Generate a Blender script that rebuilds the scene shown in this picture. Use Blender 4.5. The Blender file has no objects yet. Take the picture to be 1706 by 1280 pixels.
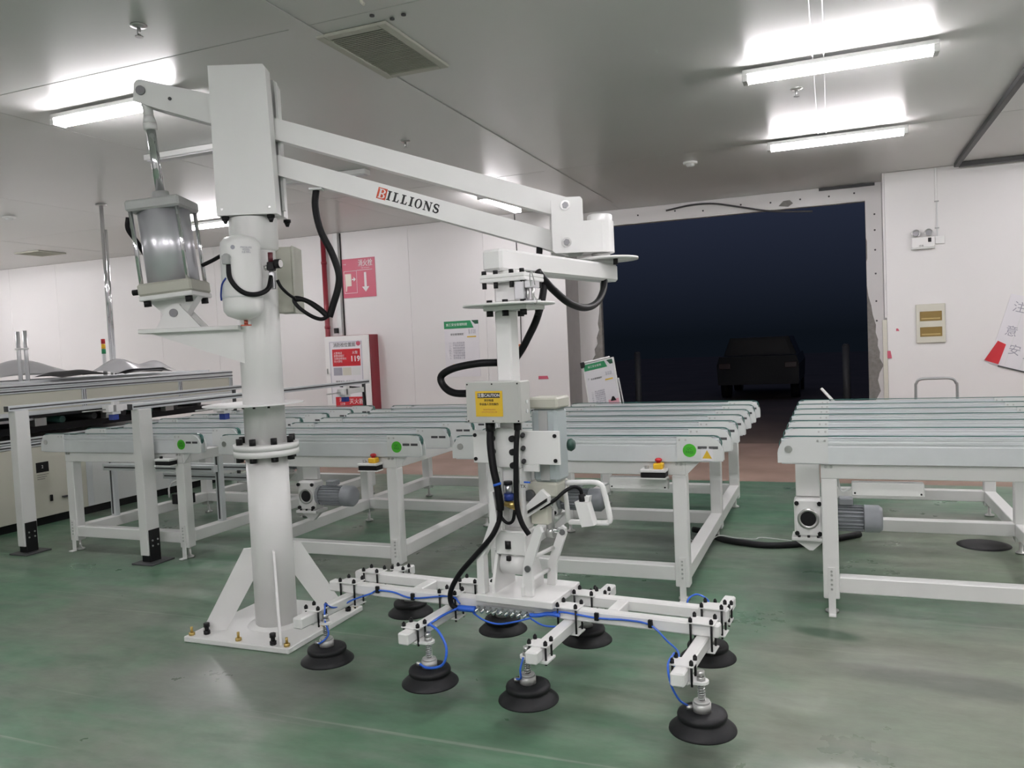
import bpy, bmesh, math, random
from mathutils import Matrix, Vector, Euler
random.seed(7)
C = bpy.context.scene.collection
R = math.radians
PI = math.pi

# ------------------------------------------------------------------ camera
cam_d = bpy.data.cameras.new('camera'); cam = bpy.data.objects.new('camera', cam_d); C.objects.link(cam)
cam_d.sensor_width = 36.0; cam_d.lens = 1339.3 / 1706 * 36.0; cam_d.clip_end = 200
yaw, pit, rol = -0.380935, -0.048638, -0.044624
Fw = Vector((math.sin(yaw) * math.cos(pit), math.cos(yaw) * math.cos(pit), math.sin(pit)))
Rt = Vector((math.cos(yaw), -math.sin(yaw), 0)); Up = Rt.cross(Fw)
cr, sr = math.cos(rol), math.sin(rol)
r2 = cr * Rt + sr * Up; u2 = -sr * Rt + cr * Up
cam.matrix_world = Matrix(((r2.x, u2.x, -Fw.x, 0), (r2.y, u2.y, -Fw.y, 0), (r2.z, u2.z, -Fw.z, 1.5), (0, 0, 0, 1)))
bpy.context.scene.camera = cam
# ------------------------------------------------------------------ world, exposure
wd = bpy.data.worlds.new('night'); bpy.context.scene.world = wd; wd.use_nodes = True
wn = wd.node_tree; wtc = wn.nodes.new('ShaderNodeTexCoord'); wsp = wn.nodes.new('ShaderNodeSeparateXYZ'); wrp = wn.nodes.new('ShaderNodeValToRGB')
wn.links.new(wtc.outputs['Generated'], wsp.inputs[0]); wn.links.new(wsp.outputs['Z'], wrp.inputs[0]); wn.links.new(wrp.outputs[0], wn.nodes['Background'].inputs[0])
wrp.color_ramp.elements[0].position = -0.0; wrp.color_ramp.elements[0].color = (.05, .075, .12, 1)
wrp.color_ramp.elements[1].position = 0.22; wrp.color_ramp.elements[1].color = (.31, .39, .72, 1)
wd.node_tree.nodes['Background'].inputs[1].default_value = 0.066
vs = bpy.context.scene.view_settings
vs.view_transform = 'Standard'; vs.look = 'None'; vs.exposure = 0.26; vs.gamma = 1.0; vs.use_curve_mapping = False
TUBE = 58.0          # emission strength of every fluorescent tube
HC, YW, YR = 3.35, 10.7, 11.3   # ceiling height, back wall, recessed opening panel

# ------------------------------------------------------------------ materials
MATS = {}
def mat(name, col, rough=0.45, metal=0.0, emit=0.0, bump=0.0, var=0.0, scale=6.0, spec=0.5):
    if name in MATS: return MATS[name]
    m = bpy.data.materials.new(name); m.use_nodes = True; MATS[name] = m
    nt = m.node_tree; b = nt.nodes['Principled BSDF']
    b.inputs['Base Color'].default_value = (*col, 1); b.inputs['Roughness'].default_value = rough
    b.inputs['Metallic'].default_value = metal; b.inputs['Specular IOR Level'].default_value = spec
    if emit:
        b.inputs['Emission Color'].default_value = (*col, 1); b.inputs['Emission Strength'].default_value = emit
    if var or bump:
        tc = nt.nodes.new('ShaderNodeTexCoord'); nz = nt.nodes.new('ShaderNodeTexNoise')
        nz.inputs['Scale'].default_value = scale; nz.inputs['Detail'].default_value = 5
        nt.links.new(tc.outputs['Object'], nz.inputs['Vector'])
        if var:
            mx = nt.nodes.new('ShaderNodeMixRGB'); mx.blend_type = 'MULTIPLY'; mx.inputs[0].default_value = 1
            rp = nt.nodes.new('ShaderNodeValToRGB')
            rp.color_ramp.elements[0].position = 0.3; rp.color_ramp.elements[1].position = 0.7
            lo = 1 - var
            rp.color_ramp.elements[0].color = (lo, lo, lo, 1); rp.color_ramp.elements[1].color = (1, 1, 1, 1)
            mx.inputs[1].default_value = (*col, 1)
            nt.links.new(nz.outputs['Fac'], rp.inputs[0]); nt.links.new(rp.outputs[0], mx.inputs[2])
            nt.links.new(mx.outputs[0], b.inputs['Base Color'])
        if bump:
            bp = nt.nodes.new('ShaderNodeBump'); bp.inputs['Strength'].default_value = bump; bp.inputs['Distance'].default_value = 0.01
            nt.links.new(nz.outputs['Fac'], bp.inputs['Height']); nt.links.new(bp.outputs[0], b.inputs['Normal'])
    return m
WHITE = mat('white_paint', (.85, .85, .835), .32, var=.03, scale=3)
WHITE2 = mat('white_powder_coat', (.83, .83, .815), .42, var=.04, scale=4)
GREYP = mat('light_grey_paint', (.72, .74, .73), .4, var=.03)
ALU = mat('anodised_aluminium', (.74, .77, .785), .36, .2, var=.05, scale=9)
ALU2 = mat('brushed_aluminium', (.72, .72, .74), .3, .9, var=.06, scale=14)
STEEL = mat('steel', (.55, .55, .54), .3, .9)
ZINC = mat('dull_zinc', (.22, .22, .23), .4, .75)
CHROME = mat('chrome', (.82, .82, .84), .1, 1.0)
BRASS = mat('brass', (.62, .45, .16), .3, .8)
BLACK = mat('black_steel', (.008, .008, .009), .45, spec=.3)
RUBBER = mat('black_rubber', (.011, .0115, .013), .55, bump=.05, scale=30, spec=.3)
HOSE = mat('black_hose', (.006, .006, .007), .5, spec=.2)
DARK = mat('dark_grey', (.06, .062, .065), .5)
BEIGE = mat('beige_casting', (.50, .50, .43), .5, var=.05)
GREYC = mat('grey_casting', (.42, .43, .42), .45, var=.05)
MOTOR = mat('motor_grey', (.30, .32, .34), .42, var=.06)
BLUE = mat('blue_tube', (.03, .13, .62), .3)
BLUED = mat('blue_pad', (.02, .05, .28), .45)
RED = mat('red_paint', (.52, .02, .03), .4)
DRED = mat('dark_red_paint', (.20, .012, .022), .38)
PINK = mat('pinkish_red_print', (.58, .11, .17), .45)
PINKP = mat('pink_paper', (.80, .42, .50), .6)
YEL = mat('yellow_plastic', (.85, .50, .02), .4)
GRN = mat('green_sticker', (.06, .46, .02), .5)
GRNH = mat('green_print', (.02, .26, .10), .5)
TEAL = mat('green_belt', (.035, .13, .11), .28)
CREAM = mat('cream_panel', (.64, .63, .54), .4, var=.04, scale=2)
PAPER = mat('white_paper', (.78, .77, .80), .6)
INK = mat('black_ink', (.02, .02, .02), .6)
GINK = mat('grey_ink', (.36, .36, .42), .7)
WINK = mat('white_print', (.85, .83, .83), .6)
SAFETY = mat('yellow_label', (.72, .47, .03), .45)
CLEAR = mat('clear_film', (.75, .75, .77), .2, spec=.6)
nt = CLEAR.node_tree; nt.nodes['Principled BSDF'].inputs['Alpha'].default_value = .72
LED = mat('tube_glow', (1.0, .952, .985), .4, emit=TUBE)
WALLM = mat('wall_white', (.81, .80, .79), .38, var=.03, scale=.6)
CEILM = mat('ceiling_grey', (.70, .705, .685), .30, var=.05, scale=.5, bump=.02)
FOAM = mat('torn_foam_grey', (.30, .29, .27), .8, bump=.3, scale=20, var=.3)
GALV = mat('galvanised_grey', (.45, .46, .47), .35, .6)
def floor_mat():
    m = bpy.data.materials.new('green_epoxy_floor'); m.use_nodes = True; nt = m.node_tree; b = nt.nodes['Principled BSDF']
    N = nt.nodes.new; L = nt.links.new
    tc = N('ShaderNodeTexCoord')
    def noise(sc, sx=1, sy=1, rot=0, det=6, rough=.6, w=0):
        mp = N('ShaderNodeMapping'); mp.inputs['Scale'].default_value = (sx, sy, 1); mp.inputs['Rotation'].default_value = (0, 0, rot)
        mp.inputs['Location'].default_value = (w, w * 1.7, 0)
        nz = N('ShaderNodeTexNoise'); nz.inputs['Scale'].default_value = sc; nz.inputs['Detail'].default_value = det; nz.inputs['Roughness'].default_value = rough
        L(tc.outputs['Object'], mp.inputs[0]); L(mp.outputs[0], nz.inputs['Vector']); return nz.outputs['Fac']
    def ramp(f, a, bb, c0=(0, 0, 0, 1), c1=(1, 1, 1, 1)):
        r = N('ShaderNodeValToRGB'); r.color_ramp.elements[0].position = a; r.color_ramp.elements[1].position = bb
        r.color_ramp.elements[0].color = c0; r.color_ramp.elements[1].color = c1; L(f, r.inputs[0]); return r.outputs[0]
    def mix(fac, a, c, k=1.0):
        x = N('ShaderNodeMixRGB'); L(a, x.inputs[1])
        if isinstance(c, tuple): x.inputs[2].default_value = c
        else: L(c, x.inputs[2])
        if k != 1.0:
            mm = N('ShaderNodeMath'); mm.operation = 'MULTIPLY'; mm.inputs[1].default_value = k; L(fac, mm.inputs[0]); fac = mm.outputs[0]
        L(fac, x.inputs[0]); return x.outputs[0]
    col = ramp(noise(1.1), .3, .7, (.085, .185, .112, 1), (.125, .245, .155, 1))
    col = mix(ramp(noise(.75, w=3.3, det=8), .44, .62), col, (.215, .225, .19, 1), .7)         # dusty worn patches
    col = mix(ramp(noise(1.3, 1, 5, R(8), w=9, det=8), .47, .66), col, (.21, .225, .20, 1), .5)
    col = mix(ramp(noise(2.2, 1, 3, R(-30), w=13, det=7), .52, .68), col, (.07, .125, .085, 1), .55)  # wiping streaks
    col = mix(ramp(noise(2.6, 1, 1, w=1.2), .60, .80), col, (.06, .09, .075, 1), .35)       # scuffs
    for rot, wv in ((R(-38), 5.0), (R(-41), 11.0), (R(24), 2.0)):                           # long trolley scratches
        col = mix(ramp(noise(5.0, .06, 3.0, rot, 3, .5, wv), .69, .74), col, (.36, .38, .33, 1), .5)
    def blob(cx, cy, rx, ry, rot, soft, amt, c, nsc=3.0, wv=0):
        mp = N('ShaderNodeMapping'); mp.vector_type = 'TEXTURE'; mp.inputs['Location'].default_value = (cx, cy, 0); mp.inputs['Rotation'].default_value = (0, 0, rot); mp.inputs['Scale'].default_value = (rx, ry, 1)
        L(tc.outputs['Object'], mp.inputs[0]); ln = N('ShaderNodeVectorMath'); ln.operation = 'LENGTH'; L(mp.outputs[0], ln.inputs[0])
        ad = N('ShaderNodeMath'); ad.operation = 'MULTIPLY_ADD'; ad.inputs[1].default_value = soft; L(noise(nsc, w=wv), ad.inputs[0]); L(ln.outputs['Value'], ad.inputs[2])
        hf = N('ShaderNodeMath'); hf.operation = 'MULTIPLY'; hf.inputs[1].default_value = .5; L(ad.outputs[0], hf.inputs[0])
        return mix(ramp(hf.outputs[0], .275 + soft * .25, .5 + soft * .25, (1, 1, 1, 1), (0, 0, 0, 1)), col, c, amt)
    col = blob(.65, 3.55, 1.65, 1.15, .1, 1.1, .7, (.265, .275, .225, 1), 2.6)       # dusty apron by the right conveyor
    col = blob(-2.55, 2.85, .75, .40, .1, .8, .65, (.20, .205, .19, 1), 3.0, 4)    # dust by the base plate
    col = blob(.45, 3.72, .6, .14, -.12, .5, .55, (.085, .09, .085, 1), 4.0, 2)   # dark stain
    col = blob(-1.6, 5.6, 1.2, .7, 0, .8, .5, (.155, .16, .15, 1), 2.0, 7)
    col = blob(.9, 6.0, 1.3, 1.3, 0, .8, .6, (.205, .215, .165, 1), 2.0, 3)
    col = blob(-.06, 4.20, .20, .085, -.25, .05, .92, (.055, .105, .065, 1), 3.0, 1) # wet spot
    mm = N('ShaderNodeMixRGB'); mm.blend_type = 'MULTIPLY'; mm.inputs[0].default_value = 1; L(col, mm.inputs[1])
    L(ramp(noise(3.5, 1, 2.2, R(12), 9, .7, 21), .3, .68, (.74, .75, .74, 1), (1.08, 1.08, 1.07, 1)), mm.inputs[2]); col = mm.outputs[0]
    L(col, b.inputs['Base Color'])
    rr = ramp(noise(1.7, w=6), .35, .7, (.27, .27, .27, 1), (.5, .5, .5, 1)); L(rr, b.inputs['Roughness'])
    bp = N('ShaderNodeBump'); bp.inputs['Strength'].default_value = .06; bp.inputs['Distance'].default_value = .01
    L(noise(9, w=4), bp.inputs['Height']); L(bp.outputs[0], b.inputs['Normal'])
    return m
FLOORM = floor_mat()
BROWN = mat('brown_ground', (.36, .25, .20), .65, var=.35, scale=1.4, bump=.08)
TARMAC = mat('dark_ground', (.16, .115, .09), .8, var=.3, scale=.8)

# ------------------------------------------------------------------ mesh builder
class MB:
    def __init__(s): s.v = []; s.f = []; s.sm = []
    def add(s, vs, fs, smooth=False, M=None):
        o = len(s.v)
        s.v += [tuple(M @ Vector(p)) if M else tuple(p) for p in vs]
        s.f += [tuple(i + o for i in f) for f in fs]
        s.sm += [smooth] * len(fs) if isinstance(smooth, bool) else smooth
        return s
    def box(s, x0, x1, y0, y1, z0, z1, c=None, M=None):
        cx, cy, cz = (x0 + x1) / 2, (y0 + y1) / 2, (z0 + z1) / 2
        hx, hy, hz = abs(x1 - x0) / 2, abs(y1 - y0) / 2, abs(z1 - z0) / 2
        if c is None: c = min(.004, .2 * min(hx, hy, hz))
        V = []; ix = {}
        for sx in (-1, 1):
            for sy in (-1, 1):
                for sz in (-1, 1):
                    ix[sx, sy, sz] = len(V)
                    V += [(cx + sx * hx, cy + sy * (hy - c), cz + sz * (hz - c)), (cx + sx * (hx - c), cy + sy * hy, cz + sz * (hz - c)), (cx + sx * (hx - c), cy + sy * (hy - c), cz + sz * hz)]
        F = []
        q = ((-1, -1), (1, -1), (1, 1), (-1, 1))
        for sg in (-1, 1):
            F.append([ix[sg, a, b] for a, b in q]); F.append([ix[a, sg, b] + 1 for a, b in q]); F.append([ix[a, b, sg] + 2 for a, b in q])
        for a in (-1, 1):
            for b in (-1, 1):
                F.append([ix[a, b, -1], ix[a, b, 1], ix[a, b, 1] + 1, ix[a, b, -1] + 1])
                F.append([ix[a, -1, b], ix[a, 1, b], ix[a, 1, b] + 2, ix[a, -1, b] + 2])
                F.append([ix[-1, a, b] + 1, ix[1, a, b] + 1, ix[1, a, b] + 2, ix[-1, a, b] + 2])
        for k in ix.values(): F.append([k, k + 1, k + 2])
        return s.add(V, F, False, M)
    def cyl(s, p, q, r, n=16, r2=None, cap=True):
        p, q = Vector(p), Vector(q); d = (q - p).normalized(); a = d.orthogonal().normalized(); b = d.cross(a)
        r2 = r if r2 is None else r2; V = []
        for P, rr in ((p, r), (q, r2)):
            for i in range(n):
                t = 2 * PI * i / n; V.append(P + (a * math.cos(t) + b * math.sin(t)) * rr)
        F = [[i, (i + 1) % n, n + (i + 1) % n, n + i] for i in range(n)]; S = [True] * n
        if cap: F += [list(range(n))[::-1], list(range(n, 2 * n))]; S += [False, False]
        return s.add(V, F, S)
    def lathe(s, o, prof, n=32, axis='z'):
        o = Vector(o); V = []; F = []; m = len(prof)
        for i in range(n):
            t = 2 * PI * i / n; ca, sa = math.cos(t), math.sin(t)
            for r, h in prof:
                p = {'z': (r * ca, r * sa, h), 'x': (h, r * ca, r * sa), 'y': (r * ca, h, r * sa)}[axis]
                V.append(o + Vector(p))
        for i in range(n):
            for j in range(m - 1):
                a, b = i * m + j, ((i + 1) % n) * m + j
                F.append([a, b, b + 1, a + 1])
        return s.add(V, F, True)
    def prism(s, pts, a, b, plane='xz', M=None):
        n = len(pts)
        def P(p, h): return {'xz': (p[0], h, p[1]), 'xy': (p[0], p[1], h), 'yz': (h, p[0], p[1])}[plane]
        V = [P(p, a) for p in pts] + [P(p, b) for p in pts]
        F = [list(range(n))[::-1], list(range(n, 2 * n))] + [[i, (i + 1) % n, n + (i + 1) % n, n + i] for i in range(n)]
        return s.add(V, F, False, M)
    def tube(s, pts, r, n=10, sub=6, closed=False):
        P = [Vector(p) for p in pts]
        if sub > 1 and len(P) > 2:
            Q = []; m = len(P)
            for i in range(m - 1):
                p0 = P[i - 1] if i else P[0] * 2 - P[1]; p1, p2 = P[i], P[i + 1]; p3 = P[i + 2] if i + 2 < m else P[-1] * 2 - P[-2]
                for k in range(sub):
                    t = k / sub
                    Q.append(.5 * ((2 * p1) + (p2 - p0) * t + (2 * p0 - 5 * p1 + 4 * p2 - p3) * t * t + (3 * p1 - p0 - 3 * p2 + p3) * t ** 3))
            Q.append(P[-1]); P = Q
        V = []; F = []; up = None; m = len(P)
        for i, p in enumerate(P):
            d = (P[min(i + 1, m - 1)] - P[max(i - 1, 0)]).normalized()
            a = d.orthogonal().normalized() if up is None else (up - d * up.dot(d)).normalized()
            up = a; b = d.cross(a)
            for k in range(n):
                t = 2 * PI * k / n; V.append(p + (a * math.cos(t) + b * math.sin(t)) * r)
        for i in range(m - 1):
            for k in range(n):
                F.append([i * n + k, i * n + (k + 1) % n, (i + 1) * n + (k + 1) % n, (i + 1) * n + k])
        S = [True] * len(F); F += [list(range(n))[::-1], [(m - 1) * n + k for k in range(n)]]; S += [False, False]
        return s.add(V, F, S)
    def mesh(s, name, m):
        me = bpy.data.meshes.new(name); me.from_pydata(s.v, [], s.f)
        me.polygons.foreach_set('use_smooth', s.sm); me.materials.append(m)
        bm = bmesh.new(); bm.from_mesh(me); bmesh.ops.recalc_face_normals(bm, faces=bm.faces[:]); bm.to_mesh(me); bm.free()
        me.update(); return me
CACHE = {}
def obj(name, mb, m, parent=None, loc=(0, 0, 0), rot=(0, 0, 0), key=None, label=None, kind=None):
    if key and (key, m.name) in CACHE: me = CACHE[key, m.name]
    else:
        me = (mb() if callable(mb) else mb).mesh(name, m)
        if key: CACHE[key, m.name] = me
    o = bpy.data.objects.new(name, me); C.objects.link(o); o.location = loc; o.rotation_euler = rot
    if parent: o.parent = parent
    if label: o['label'] = label
    if kind: o['kind'] = kind
    return o
def tag(o, label, cat, group=None):
    o['label'] = label; o['category'] = cat
    if group: o['group'] = group
    return o
def thing(name, label, cat, loc=(0, 0, 0), rz=0, group=None):
    o = bpy.data.objects.new(name, None); C.objects.link(o); o.empty_display_size = .1
    o.location = loc; o.rotation_euler = (0, 0, rz); return tag(o, label, cat, group)
def text(name, s, size, m, parent, loc, rot=(PI / 2, 0, 0), align='CENTER', sx=1.0, bold=0.0, sp=1.0):
    c = bpy.data.curves.new(name, 'FONT'); c.body = s; c.size = size; c.align_x = align; c.align_y = 'CENTER'; c.extrude = .0004; c.offset = bold
    c.space_line = sp; c.resolution_u = 3
    c.materials.append(m); o = bpy.data.objects.new(name, c); C.objects.link(o); o.parent = parent; o.location = loc; o.rotation_euler = rot
    o.scale = (sx, 1, 1); return o
def box(*a, **k): return MB().box(*a, **k)
def B1(): return MB()
def struct(o): o['kind'] = 'structure'; return o

# ================================================================== SETTING
struct(obj('floor', box(-17, 5, -5, 8.45, -.1, 0, 0), FLOORM))
struct(obj('trim_1', box(-17, 5, 8.45, YR + .12, -.1, -.001, 0), BROWN))
struct(obj('trim_2', box(-14, 10, YR + .12, 60, -.12, -.012, 0), TARMAC))
def panels(root, name, edges, mk, m, gap=.0024):
    for a, b in zip(edges[:-1], edges[1:]): obj(name, mk(a + gap / 2, b - gap / 2), m, root)
wb = bpy.data.objects.new('wall_back', None); C.objects.link(wb); struct(wb)
XL, XR = -3.42, .615
panels(wb, 'wall_panel', [-17, -15.64, -14.42, -13.2, -11.97, -10.75, -9.53, -8.31, -7.13, -5.86, -4.64, XL], lambda a, b: box(a, b, YW, YW + .1, 0, HC, .003), WALLM)
panels(wb, 'wall_panel', [XR, 3.4, 5], lambda a, b: box(a, b, YW, YW + .1, 0, HC, .003), WALLM)
obj('joint_backing', box(-17, XL - .01, YW + .1, YW + .14, 0, HC, 0), FOAM, wb)
obj('joint_backing', box(XR + .01, 5, YW + .1, YW + .14, 0, HC, 0), DARK, wb)
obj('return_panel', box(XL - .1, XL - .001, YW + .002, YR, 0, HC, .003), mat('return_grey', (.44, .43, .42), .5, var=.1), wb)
obj('return_panel', box(XR + .001, XR + .1, YW + .002, YR, 0, HC, .003), WALLM, wb)
obj('corner_strip', box(XR - .022, XR - .001, YW - .006, YW + .05, 1.62, HC, .002), WALLM, wb)
obj('corner_strip', box(XR - .05, XR - .001, YW - .012, YW + .05, 0, 1.60, .002), CREAM, wb)
# recessed sandwich panel with the rough cut opening: grey core behind, torn white skin in front
OL, OR, OT = -3.09, .425, 3.13
obj('cut_panel', box(XL, OL, YR, YR + .1, 0, HC, 0), FOAM, wb)
obj('cut_panel', box(OR, XR, YR, YR + .1, 0, HC, 0), FOAM, wb)
obj('cut_panel', box(OL, OR, YR, YR + .1, OT, HC, 0), WALLM, wb)
random.seed(3)
def ragged(x0, pts):
    return MB().prism([(x0, 0)] + pts + [(x0, HC)], YR - .012, YR - .001, 'xz')
jl = [(-3.33, 0), (-3.32, .55), (-3.30, .85), (-3.27, .98), (-3.31, 1.12), (-3.24, 1.24), (-3.20, 1.30), (-3.21, 1.38), (-3.16, 1.46), (-3.17, 1.55), (-3.13, 1.66), (-3.145, 1.75), (-3.12, 1.9), (-3.10, 2.1), (OL, 2.3), (OL, HC)]
jr = [(.50, 0), (.52, .35), (.50, .58), (.56, .70), (.53, .84), (.55, .93), (.585, 1.0), (.60, 1.03), (.585, 1.06), (.555, 1.12), (.56, 1.2), (.535, 1.28), (.54, 1.36), (.515, 1.45), (.52, 1.55), (.485, 1.68), (.47, 1.80), (.44, 1.92), (OR, 2.05), (OR, 2.36), (.437, 2.40), (.437, 2.62), (OR, 2.66), (OR, HC)]
obj('torn_skin', ragged(XL + .001, jl), WALLM, wb)
obj('torn_skin', ragged(XR - .001, jr), WALLM, wb)
obj('lintel_skin', MB().prism([(OL, OT), (-2.2, OT + .002), (-1.2, OT + .012), (-.6, OT), (.0, OT + .012), (OR, OT + .004), (OR, 3.30), (-2.0, 3.335), (OL, 3.335)], YR - .014, YR - .002, 'xz'), WALLM, wb)
for x in (-2.5, -1.98, -1.6, -1.1, -.72, -.35, .0, .3): obj('rivet', lambda: MB().cyl((0, 0, 0), (0, -.006, 0), .012, 8), DARK, wb, (x, YR - .014, OT + .10 + .02 * math.sin(x * 9)), key='rivet')
for z in (2.95, 2.75, 2.5, 2.2, 1.85, 1.6): obj('rivet', None, DARK, wb, (.53, YR - .012, z), key='rivet')
obj('torn_patch', MB().prism([(-.62, 3.17), (-.56, 3.23), (-.48, 3.235), (-.44, 3.19), (-.5, 3.15)], YR - .02, YR - .0145, 'xz'), FOAM, wb)
obj('dark_gap', box(-.12, .54, YR - .03, YR - .015, 3.31, 3.345, 0), DARK, wb)
struct(obj('wall_left', box(-17.1, -17, -5, YW, 0, HC, 0), WALLM)); struct(obj('wall_right', box(5, 5.1, -5, YW, 0, HC, 0), WALLM)); struct(obj('wall_front', box(-17, 5, -5.1, -5, 0, HC, 0), WALLM))
# ceiling of large metal faced panels
ce = bpy.data.objects.new('ceiling', None); C.objects.link(ce); struct(ce)
cx_ = [-17, -14.1, -11.25, -8.4, -5.58, -2.75, 1.36, 5]; cy_ = [-5, -1.9, 1.0, 3.91, 8.3, YR + .1]
for i in range(len(cx_) - 1):
    for j in range(len(cy_) - 1):
        x1 = cx_[i + 1] - .003; y1 = cy_[j + 1] - .003
        if cx_[i] < XL - .1 or cx_[i] >= XR: y1 = min(y1, YW)
        dz = random.uniform(0, .003)
        obj('ceiling_panel', box(cx_[i] + .003, x1, cy_[j] + .003, y1, HC + dz, HC + .1, .002), CEILM, ce)
obj('joint_backing', box(-17, 5, -5, YR + .2, HC + .1, HC + .16, 0), DARK, ce)
obj('ceiling_panel', box(XL + .002, -2.747, YW - .003, YR + .1, HC + .001, HC + .1, .002), CEILM, ce)
obj('joint_strip', box(-2.83, -2.70, -5, YW - .03, HC - .006, HC - .001, .002), CEILM, ce)
struct(obj('trim_3', box(1.335, 1.385, 2.0, 10.55, HC - .05, HC - .001, .004), DARK))
struct(obj('trim_4', box(1.39, 5, 10.5, 10.6, HC - .05, HC - .001, .004), DARK))

# ================================================================== LIGHTS
def light(x, y, label, rz=0, group=None, z=3.27):
    t = thing('fluorescent_light', label, 'light', (x, y, z), rz, group)
    obj('housing', lambda: MB().box(-.61, .61, -.055, .055, .028, .060, .004), WHITE, t, key='lt_h')
    for s in (-1, 1): obj('tube', lambda: MB().cyl((-.575, -.0, 0), (.575, -.0, 0), .0175, 10, cap=False), LED, t, (0, s * .033, 0), key='lt_t', label='glowing white tube')
    for s in (-1, 1):
        obj('socket', lambda: MB().box(-.018, .018, -.055, .055, -.02, .0278, .003), WHITE, t, (s * .593, 0, 0), key='lt_s')
        obj('hanger', lambda: MB().cyl((0, 0, .060), (0, 0, .079), .008, 8), STEEL, t, (s * .4, 0, 0), key='lt_hg')
    return t
light(.07, 5.95, 'lit tube light at upper right, the larger and nearer of two near the opening')
light(.07, 8.25, 'lit tube light closest in front of the dark opening, the smaller of the right pair')
light(-4.66, 4.37, 'lit tube light on the ceiling behind the cylinder rod of the white manipulator')
light(-7.55, 8.65, 'lit tube light partly hidden behind the manipulator column top, far left')
light(-3.85, 9.5, 'small lit tube light seen under the upper arm of the manipulator', PI / 2)
for x, y in ((.07, 3.6), (.07, 1.2), (.07, -1.2), (-1.3, -.1), (-2.3, -2.2), (-4.72, -.5), (-4.72, -3), (-9.6, 5.0), (-9.6, 1.5), (-11.3, 6.5), (-12.4, 7.5), (-14.5, 9.0), (-13.2, 8.2), (-14.2, 5), (3.0, 8.6), (3.0, 6.3), (3.2, 3.6), (3.4, 0)):  # unseen fixtures continuing the rows, others added to brighten far walls and machines
    light(x, y, 'lit tube light added on the ceiling outside the view', 0, 'added ceiling lights out of view')
for k, (x, y, rz) in enumerate(((-5.2, 5.65, 0), (-4.85, 7.15, .05))):
    t = thing('unlit_ceiling_light', ['unlit flat ceiling light left of the manipulator head, behind the rod', 'unlit flat ceiling light seen between the two manipulator arms'][k], 'light', (x, y, HC - .001), rz)
    obj('body', box(-.5, .5, -.06, .06, -.05, 0, .006), WHITE, t); obj('diffuser', box(-.48, .48, -.045, .045, -.062, -.051, .004), PAPER, t)
t = thing('ceiling_conduit', 'pair of thin white conduits along the ceiling joining the right tube lights', 'conduit', (-.06, 0, HC - .012))
for dx in (-.02, .05): obj('conduit_pipe', MB().cyl((dx, -4, .006), (dx, 8.2, .006), .004, 8), GREYP, t)
# vents
def vent(x0, x1, y0, y1, label, slats=True):
    t = thing('ceiling_vent', label, 'vent', ((x0 + x1) / 2, (y0 + y1) / 2, HC)); hx, hy = (x1 - x0) / 2, (y1 - y0) / 2
    W = mat('vent_cream', (.50, .50, .43), .5)
    for s in (-1, 1):
        obj('frame_side', box(s * hx, s * (hx + .055), -hy - .055, hy + .055, -.02, 0, .004), W, t)
        obj('frame_side', box(-hx, hx, s * hy, s * (hy + .055), -.02, 0, .004), W, t)
    obj('duct_dark', box(-hx, hx, -hy, hy, -.0015, -.0005, 0), DARK, t)
    n = int((2 * hy) / .024)
    for k in range(n):
        y = -hy + (k + .5) * 2 * hy / n
        obj('slat', lambda: MB().box(-hx, hx, -.007, .007, -.0035, .0035, .001, Matrix.Rotation(R(35), 4, 'X')), W, t, (0, y, -.010), key='slat%.2f' % hx)
vent(-2.70, -2.34, 4.1, 4.8, 'square louvred ceiling vent with cream frame above the manipulator arms')
vent(-12.25, -11.8, 9.3, 9.7, 'small louvred ceiling vent at far left above the white wall')
def sprinkler(x, y, label):
    t = thing('sprinkler', label, 'sprinkler', (x, y, HC))
    obj('flange', MB().lathe((0, 0, 0), [(0, -.001), (.045, -.001), (.045, -.006), (.02, -.014), (0, -.014)], 20), STEEL, t)
    obj('nozzle', MB().cyl((0, 0, -.014), (0, 0, -.06), .01, 10), STEEL, t)
    obj('deflector', MB().cyl((0, 0, -.06), (0, 0, -.064), .022, 12), STEEL, t)
sprinkler(-3.51, 3.47, 'chrome fire sprinkler on the ceiling at upper left, nearest one')
sprinkler(-3.48, 6.40, 'chrome fire sprinkler on the ceiling above the upper manipulator arm')
sprinkler(-.21, 6.6, 'small fire sprinkler between the two right tube lights')
def detector(x, y, label):
    t = thing('smoke_detector', label, 'detector', (x, y, HC))
    obj('base', MB().lathe((0, 0, 0), [(0, -.001), (.075, -.001), (.075, -.018), (.06, -.024), (0, -.024)], 24), WHITE, t)
    obj('chamber', MB().lathe((0, 0, 0), [(.045, -.024), (.04, -.045), (0, -.05)], 20), GREYP, t)
detector(-9.35, 7.0, 'round smoke detector on the ceiling at the left picture edge')
detector(-1.355, 8.74, 'round white smoke detector on the ceiling left of the far tube light')
for k, (x, y) in enumerate(((-2.315, 3.95), (-2.24, 4.04), (-2.156, 4.02))):
    tag(obj('ceiling_plug', MB().cyl((x, y, HC - .001), (x, y, HC - .008), .014, 10), DARK), ['dark ceiling plug left of three above the vent', 'dark ceiling plug in the middle of three above the vent', 'dark ceiling plug right of three above the vent'][k], 'plug')
tag(obj('ceiling_hook', MB().tube([(-2.24, 3.72, HC - .001), (-2.24, 3.72, HC - .03), (-2.225, 3.72, HC - .045)], .009, 8, 3), CREAM), 'small cream ceiling stub at the top picture edge near the vent', 'stub')

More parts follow.
